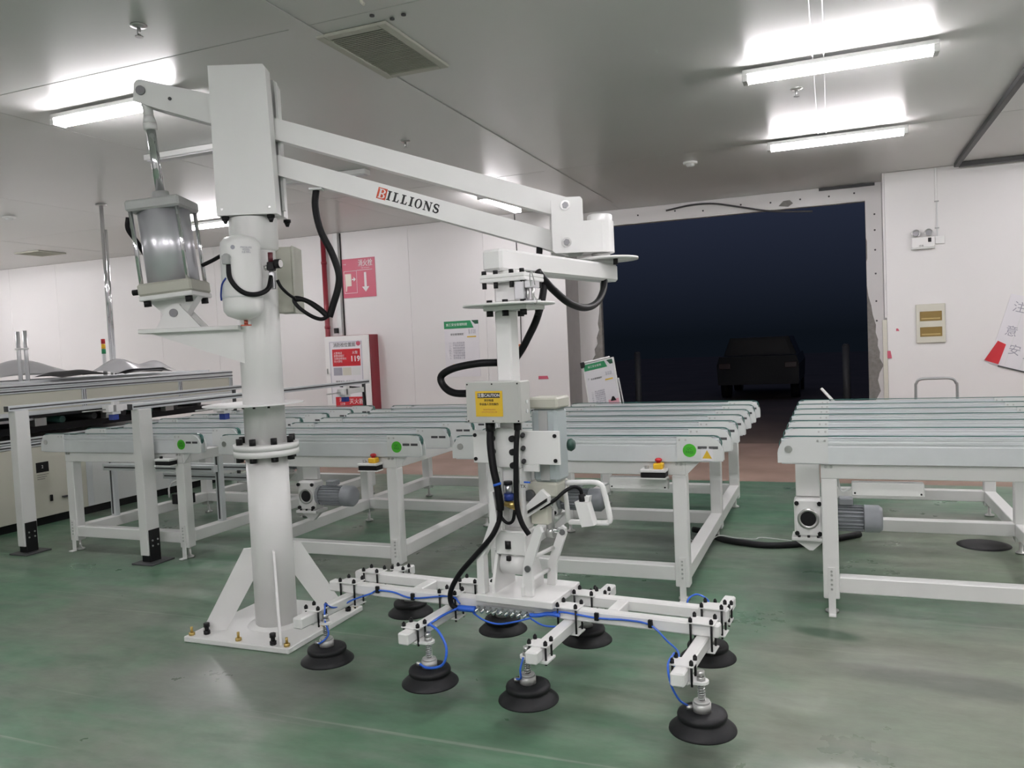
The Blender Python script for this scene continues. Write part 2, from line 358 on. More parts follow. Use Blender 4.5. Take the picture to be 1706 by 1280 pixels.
# ================================================================== CONVEYORS
L0 = 1.64
def conveyor(x0, y0, label, motor_x, motor_y=.32, estop='red', box_under=None, foot_curve=0.0, lift=False, sticker=True, warn=False):
    t = thing('belt_conveyor', label, 'conveyor', (x0, y0, 0))
    prof = [(.0, .806), (0, .895), (.005, .899), (.005, .907), (0, .911), (0, .922), (.004, .926), (0, .930), (0, .940), (.05, .940), (.05, .806)]
    a0 = [(0, .812), (0, .865)] + [(.085 - .085 * math.cos(R(q)), .862 + .085 * math.sin(R(q))) for q in range(15, 91, 15)] + [(.25, .947), (.25, .812)]
    def loop():
        mb = MB(); path = []; r = .044; zc = .908
        for k in range(9): path.append((.05 - r * math.sin(PI * k / 8), zc - r * math.cos(PI * k / 8)))
        path.append((.05 + .2, zc + r)); path.append((L0 - .25, zc + r))
        for k in range(9): path.append((L0 - .05 + r * math.sin(PI * k / 8), zc + r * math.cos(PI * k / 8)))
        n = len(path); V = []; F = []
        for k, (x, z) in enumerate(path):
            q = path[(k + 1) % n]; p = path[k - 1]; d = Vector((q[0] - p[0], q[1] - p[1])).normalized(); nx, nz = -d.y, d.x
            V += [(x, .012, z), (x, .04, z), (x - nx * .004, .04, z - nz * .004), (x - nx * .004, .012, z - nz * .004)]
        for k in range(n):
            for j in range(4): F.append([k * 4 + j, k * 4 + (j + 1) % 4, ((k + 1) % n) * 4 + (j + 1) % 4, ((k + 1) % n) * 4 + j])
        return mb.add(V, F, False)
    for k in range(7):
        y = .4 * k
        bm = obj('belt_beam', lambda: MB().prism(prof, .02, L0 - .02, 'yz'), ALU, t, (0, y, 0), key='beam')
        obj('belt', loop, TEAL, bm, (0, 0, 0), key='belt', label='dark green conveyor belt')
        obj('end_plate', lambda: MB().prism(a0, -.008, .006, 'xz'), GREYP, bm, key='endL')
        obj('end_plate', lambda: MB().prism([(L0 - p, q) for p, q in a0], -.008, .006, 'xz'), GREYP, bm, key='endR')
        obj('pulley', lambda: MB().cyl((.055, -.012, .885), (.055, -.008, .885), .020, 16), STEEL, bm, key='pul')
        obj('slot', lambda: MB().box(L0 - .135, L0 - .085, -.0095, -.008, .880, .895, .0005), DARK, bm, key='slt')
        obj('slot', None, DARK, bm, (.06, 0, 0), key='slt')
        obj('back_plate', lambda: MB().prism([(L0 - p, q) for p, q in a0], .044, .056, 'xz'), GREYP, bm, key='endRb')
        obj('back_plate', lambda: MB().prism(a0, .044, .056, 'xz'), GREYP, bm, key='endLb')
        for xs in (.235, .20, L0 - .235, L0 - .20):
            obj('screw', lambda: MB().cyl((0, -.010, 0), (0, -.008, 0), .006, 8), STEEL, bm, (xs, 0, .93), key='scr')
    xl, xr = .21, L0 - .29
    for x in (xl, xr):
        for y in (.03, 1.48, 2.62):
            lg = obj('leg', lambda: MB().box(0, .08, 0, .08, .085, .725, .005), WHITE2, t, (x, y, 0), key='leg')
            obj('levelling_foot', lambda: MB().lathe((.04, .05, 0), [(0, .001), (.034, .001), (.034, .012), (.012, .022), (.011, .085)], 16), STEEL, lg, key='lfoot')
    for y in (.03, 2.62): obj('top_rail', lambda: MB().box(xl, xr + .08, 0, .08, .7255, .803, .004), WHITE2, t, (0, y, 0), key='trail')
    for x in (xl, xr): obj('side_rail', lambda: MB().box(0, .08, .1105, 2.6195, .7255, .8025, .004), WHITE2, t, (x, 0, 0), key='srail')
    for y in (.03, 1.48, 2.62): obj('bottom_rail', lambda: MB().box(xl + .0805, xr - .0005, 0, .08, .12, .203, .004), WHITE2, t, (0, y + .001, 0), key='brail')
    for x in (xl, xr):
        for ya, yb in ((.1105, 1.4795), (1.5605, 2.6195)):
            obj('bottom_rail', MB().box(0, .08, ya, yb, .12, .203, .004), WHITE2, t, (x, 0, 0), key='bs%.2f' % ya)
    # floor anchor strips on the near legs
    for x in (xl, xr):
        an = obj('anchor_strip', lambda: MB().box(.024, .060, .022, .0295, .012, .255, .001).box(.024, .060, -.015, .0295, .002, .0115, .001), WHITE2, t, (x, 0, 0), key='anch')
        for z in (.235, .215, .19, .165, .14):
            obj('slot_bolt', lambda: MB().cyl((.042, .022, 0), (.042, .018, 0), .006, 8), STEEL, an, (0, 0, z), key='sbolt')
    for x in (.255, L0 - .335): obj('end_bracket', lambda: MB().prism([(0, .725), (.08, .805), (0, .805)], .035, .045, 'xz'), WHITE2, t, (L0 - .21 if x > .5 else .0, 0, 0), key='ebrk') if x > .5 else None
    # drive: gearbox, motor, guard
    mx, my = motor_x, motor_y
    gb = obj('gearbox', lambda: MB().box(-.075, .075, -.06, .06, .345, .56, .012), WHITE2, t, (mx, my, 0), key='gbox')
    obj('gear_base', lambda: MB().box(-.09, .09, -.075, .075, .325, .3445, .003).prism([(-.09, .325), (.09, .325), (.02, .26), (-.0, .26)], -.02, .02, 'xz'), WHITE2, gb, key='gbase')
    obj('shaft_bore', lambda: MB().cyl((0, -.0605, .45), (0, -.064, .45), .042, 24), BLACK, gb, key='bore')
    obj('bore_ring', lambda: MB().lathe((0, 0, .45), [(.042, -.060), (.042, -.068), (.058, -.068), (.058, -.060)], 28, 'y'), STEEL, gb, key='bring')
    for sx in (-1, 1):
        for sz in (-1, 1): obj('gear_bolt', lambda: MB().cyl((0, -.0605, 0), (0, -.075, 0), .013, 6), BLACK, gb, (sx * .06, 0, .452 + sz * .085), key='gbolt')
    for k in range(3): obj('base_bolt', lambda: MB().cyl((0, -.066, .345), (0, -.066, .356), .008, 6), BLACK, gb, (-.05 + .05 * k, 0, 0), key='gbb')
    mo = obj('motor', lambda: MB().cyl((.0755, 0, .45), (.10, 0, .45), .07, 24).cyl((.10, 0, .45), (.29, 0, .45), .062, 24), MOTOR, gb, key='motor', label='grey electric motor')
    def fins():
        mb = MB()
        for k in range(20):
            a = 2 * PI * k / 20; mb.box(.105, .285, -.0022, .0022, .060, .074, .0005, Matrix.Translation((0, 0, .45)) @ Matrix.Rotation(a, 4, 'X'))
        return mb
    obj('cooling_fins', fins, MOTOR, mo, key='fins', kind='stuff')
    obj('fan_cover', lambda: MB().lathe((0, 0, .45), [(.076, .2905), (.076, .365), (.06, .383), (0, .383)], 28, 'x'), MOTOR, mo, key='fanc')
    obj('terminal_box', lambda: MB().box(.16, .235, -.04, .04, .526, .566, .006), MOTOR, mo, key='tbox')
    obj('belt_guard', lambda: MB().box(-.065, .065, .03, .07, .565, .80, .004), WHITE2, t, (mx, my - .03, 0), key='guard')
    # emergency stop box under the near rail
    es = obj('stop_box', lambda: MB().box(0, .14, -.055, .027, .722, .752, .004), BLACK, t, (1.24 if estop == 'black' else 1.19, 0, 0), key='esb')
    obj('box_lid', lambda: MB().box(-.003, .143, -.06, .027, .7525, .769, .003), WHITE, es, key='esl')
    obj('box_tray', lambda: MB().box(-.003, .143, -.06, .027, .714, .7215, .002), WHITE, es, key='est')
    obj('switch', lambda: MB().cyl((.03, -.02, .769), (.03, -.02, .785), .012, 10), BLACK if estop == 'black' else STEEL, es, key='essw')
    if estop == 'red':
        obj('stop_base', lambda: MB().box(.07, .125, -.045, .01, .769, .803, .006), YEL, es, key='esy', label='yellow emergency stop housing')
        obj('stop_button', lambda: MB().lathe((.097, -.018, .803), [(.012, 0), (.012, .008), (.02, .01), (.02, .02), (.012, .026), (0, .027)], 16), RED, es, key='esr', label='red mushroom button')
    if box_under:
        bu = obj('wiring_duct', lambda: MB().box(0, .34, .05, .11, .635, .705, .004), WHITE, t, (box_under, 0, 0), key='duct')
        for x in (.015, .325): obj('duct_screw', lambda: MB().cyl((0, .05, .65), (0, .046, .65), .005, 8), BLACK, bu, (x, 0, 0), key='dscr')
        obj('duct_cable', MB().tube([(box_under - .07, .13, .72), (box_under - .05, .09, .65), (box_under, .08, .67)], .006, 8), GREYP, t)
    if sticker:
        st = obj('round_sticker', lambda: MB().cyl((0, -.0082, 0), (0, -.0096, 0), .037, 28), GRN, t, (1.46, 0, .872), key='stk', label='round green inspection sticker')
        text('sticker_text', 'QC\nPASS', .02, mat('sticker_ink', (.02, .16, .01), .5), st, (0, -.0101, 0))
    if warn:
        w = obj('warning_label', lambda: MB().box(-.032, .032, -.0095, -.0082, -.034, .034, 0), PAPER, t, (1.555, 0, .850), key='wrn', label='small warning triangle label')
        obj('triangle', lambda: MB().prism([(-.026, -.022), (.026, -.022), (0, .024)], -.0102, -.0096, 'xz'), SAFETY, w, key='wtri')
    # fixings at the end plates' lower edge
    for x in (.235, .262, L0 - .262, L0 - .235): obj('rail_bolt', lambda: MB().cyl((0, .02, 0), (0, .029, 0), .008, 6), STEEL, t, (x, 0, .79), key='rbolt')
    if lift:
        for x in (.21, L0 - .29):
            for y in (.42, .78):
                p = obj('aluminium_post', lambda: MB().box(.016, .064, 0, .05, .2035, .725, .003), ALU, t, (x, y, 0), key='apost')
                obj('post_groove', lambda: MB().box(.012, .0158, .018, .032, .22, .72, 0), DARK, p, key='agrv')
                obj('post_groove', lambda: MB().box(.033, .047, -.003, -.0002, .22, .72, 0), DARK, p, key='agrv2')
        for y, z in ((.36, .60), (1.0, .42), (1.06, .50)):
            cb = obj('aluminium_crossbar', lambda: MB().box(.23, L0 - .23, 0, .05, 0, .055, .003), ALU, t, (0, y, z), key='acb')
            obj('bar_groove', lambda: MB().box(.25, L0 - .25, -.003, -.0002, .022, .033, 0), DARK, cb, key='acbg')
        obj('bent_arm', MB().tube([(.50, .98, .415), (.42, .96, .41), (.36, .94, .36), (.355, .94, .26)], .008, 8, 3), WHITE2, t)
        obj('bent_arm', MB().tube([(1.1, .98, .415), (1.24, .96, .41), (1.29, .94, .36), (1.295, .94, .26)], .008, 8, 3), WHITE2, t)
        obj('valve_block', box(.42, .58, .9, 1.02, .21, .30), BLACK, t)
    return t
conveyor(-5.95, 4.59, 'leftmost grey belt conveyor, behind the two black footed gantry posts', .9, 1.9, 'black', None, .1, lift=True)
conveyor(-4.10, 4.54, 'belt conveyor directly behind the manipulator column, with an exposed grey motor', .46, .42, 'red')
conveyor(-2.21, 4.48, 'middle belt conveyor right of the tool post, yellow stop switch beside its right leg', .40, .62, 'red', .98, warn=True)
conveyor(-.285, 4.46, 'rightmost belt conveyor, cut by the right picture edge, motor at its left leg', .135, .36, 'none', .36, sticker=False)

# ================================================================== LIFTING MANIPULATOR
AX, AY = -2.88, 3.55
man = thing('lifting_manipulator', 'tall white column lifting manipulator with double arm and eight black suction cups', 'manipulator', (AX, AY, 0))
TH = R(22); PH = -.084
AF = dict(rot=(0, 0, TH)); TF = dict(loc=(-1.285 - AX, 3.249 - AY, 0), rot=(0, 0, PH))
def A(name, mb, m=WHITE, **k): return obj(name, mb, m, man, rot=(0, 0, TH), **k)
def T(name, mb, m=WHITE, **k): return obj(name, mb, m, man, loc=TF['loc'], rot=TF['rot'], **k)
# base
bp = obj('base_plate', box(-.36, .315, -.315, .375, .0005, .03, .004), WHITE, man)
obj('base_ring', MB().lathe((0, 0, .03), [(.155, 0), (.15, .006), (.11, .01)], 40), WHITE, bp)
for (x, y) in ((-.33, -.285), (.285, -.285), (.285, .345), (-.33, .345), (-.02, -.285), (.285, .03)):
    b = obj('anchor_bolt', lambda: MB().cyl((0, 0, .03), (0, 0, .045), .016, 6).cyl((0, 0, .045), (0, 0, .075), .007, 10), BRASS, bp, (x, y, 0), key='anchb')
for (x, y) in ((-.26, -.25), (.20, -.285), (.285, .27)):
    obj('levelling_bolt', lambda: MB().cyl((0, 0, .03), (0, 0, .05), .017, 6).cyl((0, 0, .05), (0, 0, .068), .011, 10).cyl((0, 0, .068), (0, 0, .09), .016, 6), BLACK, bp, (x, y, 0), key='lvb')
for a in (45, 135, 225, 315):
    a2 = {45: 49, 135: 137, 225: 219, 315: 311}[a]
    obj('gusset', lambda: MB().prism([(.38, .0305), (.38, .05), (.15, .46), (.105, .46), (.105, .29), (.26, .0305)], -.006, .006, 'xz'), WHITE, bp, rot=(0, 0, R(a2)), key='gus')
col = obj('lower_column', MB().cyl((0, 0, .0305), (0, 0, .962), .111, 48), WHITE, man)
fl = obj('lower_flange', MB().cyl((0, 0, .962), (0, 0, .995), .172, 48), WHITE, man)
f2 = obj('upper_flange', MB().cyl((0, 0, .9955), (0, 0, 1.028), .172, 48), WHITE, man)
for k in range(8):
    a = R(10 + 45 * k); p = (.143 * math.cos(a), .143 * math.sin(a), 0)
    obj('flange_bolt', lambda: MB().cyl((0, 0, 1.028), (0, 0, 1.062), .017, 12), BLACK, f2, p, key='fb1')
    obj('flange_nut', lambda: MB().cyl((0, 0, .962), (0, 0, .935), .019, 6), BLACK, fl, p, key='fb2')
obj('upper_column', MB().cyl((0, 0, 1.028), (0, 0, 2.10), .109, 48), WHITE, man)
obj('column_collar', MB().lathe((0, 0, 0), [(.109, 2.06), (.126, 2.075), (.126, 2.236)], 48), WHITE, man)
ld = obj('limit_disk', MB().lathe((-.06, -.01, 0), [(.0, 1.238), (.265, 1.238), (.265, 1.244), (0, 1.244)], 56), WHITE, man)
for a in (-40, -75, -110): obj('stud', MB().cyl((.125 * math.cos(R(a)), .125 * math.sin(R(a)), 1.238), (.125 * math.cos(R(a)), .125 * math.sin(R(a)), 1.222), .007, 8), BLACK, ld)
# cylinder bracket on the column
A('bracket_plate', box(-.60, -.07, -.13, .13, 1.645, 1.668, .003))
for w in (-.085, .085): A('bracket_web', MB().prism([(-.55, 1.6445), (-.06, 1.6445), (-.06, 1.465)], w - .006, w + .006, 'xz'))
for w in (-.055, .055): A('pivot_ear', MB().prism([(-.53, 1.6685), (-.29, 1.6685), (-.385, 1.775), (-.40, 1.795), (-.43, 1.80), (-.455, 1.79), (-.475, 1.765)], w - .009, w + .009, 'xz'))
pe = A('pivot_pin', MB().cyl((-.43, -.072, 1.75), (-.43, .072, 1.75), .022, 20), ZINC)
# pneumatic cylinder, tilted about the pivot
pin = Vector((-.532, 0, 2.925)); piv = Vector((-.43, 0, 1.75)); ax = (pin - piv).normalized()
ang = math.atan2(ax.x, ax.z); Lc = (pin - piv).length
CYM = Matrix.Translation(piv) @ Matrix.Rotation(ang, 4, 'Y')
def CY(name, mb, m, parent=None, **k):
    for i, p in enumerate(mb.v): mb.v[i] = tuple(CYM @ Vector(p))
    return A(name, mb, m, **k) if parent is None else obj(name, mb, m, parent, **k)
S = .142
cb = CY('cylinder_barrel', MB().cyl((0, 0, .165), (0, 0, .545), .132, 48), mat('satin_barrel', (.70, .70, .74), .3, .55), label='brushed aluminium pneumatic barrel')
h1 = CY('cylinder_head', box(-S, S, -S, S, .545, .603, .01), GREYC)
h0 = CY('cylinder_foot', box(-S, S, -S, S, .10, .165, .01), BEIGE)
CY('foot_plate', box(-S, S, -S, S, .075, .0995, .004), WHITE, h0)
CY('clevis', MB().prism([(-.13, .075), (.13, .075), (.075, .015), (.045, -.03), (-.045, -.03), (-.075, .015)], -.04, .04, 'xz'), WHITE, h0)
CY('port_fitting', MB().cyl((-S, -.09, .13), (-S - .045, -.09, .13), .016, 10), BLACK, h0)
for sx in (-1, 1):
    for sy in (-1, 1):
        CY('tie_rod', MB().cyl((sx * .122, sy * .122, .165), (sx * .122, sy * .122, .545), .011, 12), CHROME, cb)
        CY('foot_bolt', MB().cyl((sx * .11, sy * .11, .075), (sx * .11, sy * .11, .045), .019, 12), BLACK, h0)
CY('rod_gland', MB().cyl((0, 0, .603), (0, 0, .655), .048, 24, .042), GREYC, h1)
rd = CY('piston_rod', MB().cyl((0, 0, .655), (0, 0, 1.0), .024, 24), CHROME, label='chrome piston rod')
CY('rod_nut', MB().cyl((0, 0, .985), (0, 0, 1.02), .038, 6), WHITE, rd)
CY('rod_end', MB().cyl((0, 0, 1.02), (0, 0, 1.06), .036, 20, .026).cyl((0, 0, 1.06), (0, 0, 1.17), .026, 20), WHITE, rd)
CY('air_hose', MB().tube([(-.165, -.06, .53), (-.175, -.06, .47), (-.15, -.03, .40), (-.14, .03, .33)], .013, 10), HOSE, cb)
# lever, arms, mast
for w in (-.052, .040): A('lever_plate', MB().prism([(-.578, 2.875), (-.568, 2.965), (-.555, 2.98), (-.535, 2.985), (-.16, 2.89), (-.16, 2.735), (-.477, 2.838)], w, w + .012, 'xz'))
A('lever_pin', MB().cyl((-.532, -.064, 2.925), (-.532, .064, 2.925), .024, 20), ZINC)
A('lever_bolt', MB().cyl((-.382, -.058, 2.876), (-.382, .058, 2.876), .009, 12), DARK)
mc = A('mast_cover', MB().prism([(-.145, 2.24), (.168, 2.24), (.150, 2.99), (.138, 3.008), (-.145, 3.010)], -.135, -.05, 'xz'))
for x in (-.115, .13): obj('cover_screw', MB().cyl((x, -.135, 2.272), (x, -.138, 2.272), .007, 10), STEEL, mc)
A('mast_back_plate', MB().prism([(-.14, 2.25), (.155, 2.25), (.152, 2.955), (.138, 2.985), (-.14, 2.99)], .05, .13, 'xz'))
A('mast_slot_shade', box(-.12, .10, -.0495, .0495, 2.25, 2.95, .002), BLACK)  # black fill stands for the shaded inside of the mast slot
A('mast_edge_flange', MB().prism([(.156, 2.28), (.172, 2.28), (.160, 2.965), (.150, 2.965)], .02, .049, 'xz'))
for x, w in ((-.115, -.095), (.125, -.095), (.16, .09), (-.11, .09)): A('buffer', MB().cyl((x, w, 2.24), (x, w, 2.225), .02, 12).cyl((x, w, 2.225), (x, w, 2.202), .017, 12, .008), BLACK)
def slant(x0, z0, x1, z1, h, w0, w1, extra=None):
    return MB().prism([(x0, z0 - h), (x1, z1 - h), (x1, z1 + h), (x0, z0 + h)], w0, w1, 'xz')
ua = A('upper_arm', slant(.02, 2.745, 1.70, 2.214, .057, -.036, .036))
la = A('lower_arm', slant(.02, 2.555, 1.69, 2.020, .054, -.036, .036))
# lettering on the lower arm
sl = (2.020 - 2.555) / 1.67; an = math.atan(sl)
def letters():
    I = lambda x: [('p', [(x, 0), (x + .46, 0), (x + .46, .08), (x + .34, .11), (x + .34, .89), (x + .46, .92), (x + .46, 1), (x, 1), (x, .92), (x + .12, .89), (x + .12, .11), (x, .08)])]
    Lt = lambda x: [('p', [(x, 0), (x + .66, 0), (x + .70, .33), (x + .63, .33), (x + .54, .10), (x + .34, .10), (x + .34, .89), (x + .48, .92), (x + .48, 1), (x, 1), (x, .92), (x + .12, .89), (x + .12, .11), (x, .08)])]
    def O(x):
        o = [(x + .40 + .40 * math.cos(2 * PI * k / 28), .5 + .52 * math.sin(2 * PI * k / 28)) for k in range(28)]
        i = [(x + .40 + .20 * math.cos(2 * PI * k / 28), .5 + .43 * math.sin(2 * PI * k / 28)) for k in range(28)]
        return [('q', [o[k], o[(k + 1) % 28], i[(k + 1) % 28], i[k]]) for k in range(28)]
    def Nn(x): return [('p', [(x, 0), (x + .32, 0), (x + .32, .07), (x + .20, .10), (x + .20, .70), (x + .66, 0), (x + .80, 0), (x + .80, .90), (x + .92, .93), (x + .92, 1), (x + .60, 1), (x + .60, .93), (x + .71, .90), (x + .71, .36), (x + .28, 1), (x, 1), (x, .93), (x + .11, .90), (x + .11, .10), (x, .07)])]
    def Sg(x):
        cl = []
        for k in range(25):
            t = k / 24
            if t < .5: a = R(20 + (270 - 20) * t * 2); c = (x + .31 + .235 * math.cos(a), .745 + .195 * math.sin(a))
            else: a = R(90 - 270 * (t - .5) * 2 + 0); c = (x + .31 + .25 * math.cos(a), .275 + .215 * math.sin(a))
            cl.append(c)
        out = []
        for k in range(24):
            (x0, y0), (x1, y1) = cl[k], cl[k + 1]; d = math.hypot(x1 - x0, y1 - y0) or 1
            def wd(j): return .05 + .05 * math.exp(-((j - 12) / 6.0) ** 2) + .012
            def nrm(j):
                a_, b_ = cl[max(j - 1, 0)], cl[min(j + 1, 24)]; dx, dy = b_[0] - a_[0], b_[1] - a_[1]; q = math.hypot(dx, dy); return -dy / q, dx / q
            n0, n1 = nrm(k), nrm(k + 1); w0, w1 = wd(k), wd(k + 1)
            out.append(('q', [(x0 + n0[0] * w0, y0 + n0[1] * w0), (x1 + n1[0] * w1, y1 + n1[1] * w1), (x1 - n1[0] * w1, y1 - n1[1] * w1), (x0 - n0[0] * w0, y0 - n0[1] * w0)]))
        out.append(('q', [(x + .50, .66), (x + .585, .66), (x + .575, .98), (x + .535, .98)])); out.append(('q', [(x + .02, .02), (x + .06, .02), (x + .10, .36), (x + .02, .36)]))
        return out
    return [I(0), Lt(.66), Lt(1.56), I(2.44), O(3.06), Nn(4.02), Sg(5.10)]
hL = .050; s0 = .725
def on_arm(px, pz):  # letter units to arm plane
    s = s0 + (px * math.cos(an) - pz * math.sin(an)) * hL; z = (2.555 + (s0 - .02) * sl - .026) + (px * math.sin(an) + pz * math.cos(an)) * hL
    return s, z
for ch, shp in zip('ILLIONS', letters()):
    mb = MB()
    for k, pts in shp: mb.prism([on_arm(*p) for p in pts], -.0375, -.0362, 'xz')
    obj('printed_letter', mb, INK, la)
mb = MB(); mb.prism([on_arm(*p) for p in ((-1.06, -.10), (-.06, -.10), (-.06, 1.10), (-1.06, 1.10))], -.0368, -.0362, 'xz')
rs = obj('red_square', mb, mat('logo_red', (.62, .07, .02), .5), la, label='orange red square behind the first letter')
mb = MB()
def bq(pts): mb.prism([on_arm(p[0] - .98, p[1]) for p in pts], -.0378, -.0369, 'xz')
bq([(.05, 0), (.45, 0), (.45, .07), (.33, .1), (.33, .9), (.45, .93), (.45, 1), (.05, 1), (.05, .93), (.14, .9), (.14, .1), (.05, .07)])
for cz, rr in ((.745, .25), (.255, .26)):
    for k in range(8):
        a0_, a1_ = R(-90 + 22.5 * k), R(-90 + 22.5 * (k + 1)); q = lambda a, r, w: (.42 + w * math.cos(a), cz + r * math.sin(a))
        bq([q(a0_, rr, .36), q(a1_, rr, .36), q(a1_, rr - .07, .19), q(a0_, rr - .07, .19)])
    bq([(.30, cz - rr), (.43, cz - rr), (.43, cz - rr + .07), (.30, cz - rr + .07)]); bq([(.30, cz + rr - .07), (.43, cz + rr - .07), (.43, cz + rr), (.30, cz + rr)])
obj('printed_letter', mb, WINK, la, label='white letter B')
# head
for w in (-.098, .088):
    hp = A('head_plate', MB().prism([(1.60, 1.985), (1.615, 1.972), (1.80, 1.972), (1.80, 2.137), (1.767, 2.137), (1.767, 2.25), (1.755, 2.264), (1.615, 2.264), (1.60, 2.25)], w, w + .010, 'xz'))
    for z in (2.222, 2.028):
        obj('arm_bolt', MB().cyl((1.675, w + .005 - .016 * (1 if w < 0 else -1), z), (1.675, w + .005, z), .017, 6), ZINC, hp); obj('bolt_washer', MB().cyl((1.675, w + .005 - .009 * (1 if w < 0 else -1), z), (1.675, w + .005, z), .026, 20), STEEL, hp)
A('arm_spacer', box(1.645, 1.765, -.0875, .0875, 1.99, 2.10, .004))
A('head_housing', MB().prism([(1.767, -.0975)] + [(1.865 + .0975 * math.cos(R(q)) * .75, .0975 * math.sin(R(q))) for q in range(-90, 91, 15)] + [(1.767, .0975)], 1.972, 2.137, 'xy'))
A('head_cap', MB().lathe((1.865, 0, 0), [(.067, 2.1375), (.067, 2.172), (.060, 2.178), (0, 2.178)], 36), WHITE)
A('head_shaft', MB().cyl((1.865, 0, 1.972), (1.865, 0, 1.945), .05, 24), STEEL)
A('head_disk', MB().lathe((1.90, 0, 0), [(0, 1.932), (.165, 1.932), (.165, 1.943), (0, 1.943)], 48), WHITE)
A('stop_bolt', MB().cyl((1.93, -.09, 1.931), (1.93, -.09, 1.90), .013, 10), BLACK)
# link arm from the head down to the tool swivel, in the tool frame
lk = Matrix.Translation((-.052, -.075, 0)) @ Matrix.Rotation(math.atan2(-.112, 1.085), 4, 'Z')
T('link_arm', MB().box(-.05, .05, 0, 1.17, 1.818, 1.912, .012, lk))
T('head_boss', MB().cyl((.06, 1.011, 1.912), (.06, 1.011, 1.931), .07, 24))
# swivel
uf = T('swivel_flange', box(-.10, .112, -.10, .10, 1.785, 1.8015, .003)); u2f = T('swivel_flange', box(-.10, .112, -.10, .10, 1.768, 1.7845, .003))
T('swivel_neck', box(-.05, .05, -.045, .045, 1.8017, 1.8178, .002))
lf = T('lower_swivel_plate', box(-.093, .113, -.095, .095, 1.648, 1.668, .003))
for x in (-.085, -.03, .045, .095):
    for v in (-.085, .085):
        obj('swivel_bolt', lambda: MB().cyl((0, 0, 1.8015), (0, 0, 1.818), .011, 10), BLACK, uf, (x, v, 0), key='swb'); obj('swivel_nut', lambda: MB().cyl((0, 0, 1.768), (0, 0, 1.742), .010, 6), BLACK, u2f, (x, v, 0), key='swn')
for x in (-.07, .005, .09):
    for v in (-.075, .075):
        obj('plate_bolt', lambda: MB().cyl((0, 0, 1.678), (0, 0, 1.694), .013, 10), BLACK, lf, (x, v, 0), key='plb'); obj('plate_nut', lambda: MB().cyl((0, 0, 1.648), (0, 0, 1.624), .015, 10), BLACK, lf, (x, v, 0), key='pln')
T('swivel_hub', box(-.062, .050, -.05, .05, 1.678, 1.768, .012))
T('swivel_disk', MB().lathe((-.015, 0, 0), [(0, 1.669), (.20, 1.669), (.20, 1.6775), (0, 1.6775)], 48), WHITE)
bk = T('brake_caliper', box(.060, .105, -.095, -.02, 1.69, 1.765, .004), ALU2)
obj('caliper_block', box(.106, .145, -.09, -.02, 1.735, 1.765, .003), ALU2, bk); obj('caliper_block', box(.100, .15, -.09, -.02, 1.668, 1.684, .003), ALU2, bk)
for x in (.112, .135): obj('caliper_pin', MB().cyl((x, -.07, 1.684), (x, -.07, 1.735), .007, 10), STEEL, bk)
for p in ([(.135, -.09, 1.74), (.138, -.10, 1.78), (.145, -.10, 1.80), (.15, -.09, 1.77), (.15, -.08, 1.745)], [(.14, -.09, 1.685), (.155, -.11, 1.70), (.165, -.10, 1.68), (.155, -.09, 1.665), (.145, -.09, 1.672)]): obj('wire_loop', MB().tube(p, .002, 6), STEEL, bk)
# post and tool body
T('tool_post', box(-.062, .012, -.05, .03, .9, 1.6475, .006))
cbx = T('control_box', box(-.164, .092, -.145, -.052, 1.174, 1.348, .004), mat('control_box_grey', (.50, .505, .48), .42))
obj('box_cover', box(-.163, .091, -.152, -.1455, 1.175, 1.347, .002), mat('control_box_grey', (.50, .505, .48)), cbx)
for x in (-.155, -.036, .083):
    for z in (1.183, 1.339): obj('cover_screw', lambda: MB().cyl((0, -.152, 0), (0, -.1545, 0), .0035, 8), BLACK, cbx, (x, 0, z), key='cvs')
for z in (1.22, 1.26): obj('hole_plug', MB().cyl((.092, -.09, z), (.096, -.09, z), .008, 12), GREYP, cbx)
lb = obj('caution_label', box(-.117, .012, -.1535, -.1522, 1.202, 1.31, 0), SAFETY, cbx, label='yellow caution label')
obj('label_bar', box(-.106, .001, -.1545, -.1537, 1.281, 1.302, 0), INK, lb)
text('caution_text', '注意CAUTION', .0175, WINK, lb, (-.0525, -.1550, 1.2912), bold=.0002, sx=.93)
text('caution_text', '真空吸盘', .0115, INK, lb, (-.0525, -.1542, 1.270)); text('caution_text', '非设备人员勿操作', .0115, INK, lb, (-.0525, -.1542, 1.254))
text('caution_text', 'Vacuum lifting device', .007, mat('faint_red_ink', (.62, .25, .1), .6), lb, (-.0525, -.1542, 1.232))
text('caution_text', 'authorised operators only', .007, mat('faint_red_ink', (.62, .25, .1), .6), lb, (-.0525, -.1542, 1.222))
bpl = T('tool_back_plate', box(-.198, .218, -.0505, -.040, .987, 1.13, .002).box(.045, .118, -.0505, -.04, .955, .9865, .002))
for x in (-.185, .198):
    for z in (1.11, 1.005): obj('plate_bolt', lambda: MB().cyl((0, -.0505, 0), (0, -.056, 0), .0085, 10), BLACK, bpl, (x, 0, z), key='cpb')
tc_ = T('tool_cover', box(-.11, .042, -.075, -.051, .973, 1.145, .004))
for x in (-.085, .014):
    for z in (1.10, 1.043, .986): obj('cover_bolt', lambda: MB().cyl((0, -.075, 0), (0, -.092, 0), .014, 14), BLACK, tc_, (x, 0, z), key='cvb')
for z in (1.112, 1.056, 1.0): obj('side_bolt', MB().cyl((.047, -.051, z - .003), (.058, -.068, z + .004), .010, 10), BLACK, tc_)
T('tool_channel', MB().box(-.066, -.054, -.06, .04, .70, .972, .002).box(.028, .040, -.06, .04, .70, .972, .002).box(-.0535, .0275, -.01, .0, .70, .972, .001))
T('valve_body', MB().cyl((-.02, -.075, .862), (-.02, -.075, .90), .017, 16), ALU2)
T('valve_knob', MB().cyl((-.02, -.075, .90), (-.02, -.075, .915), .019, 16), BLACK)
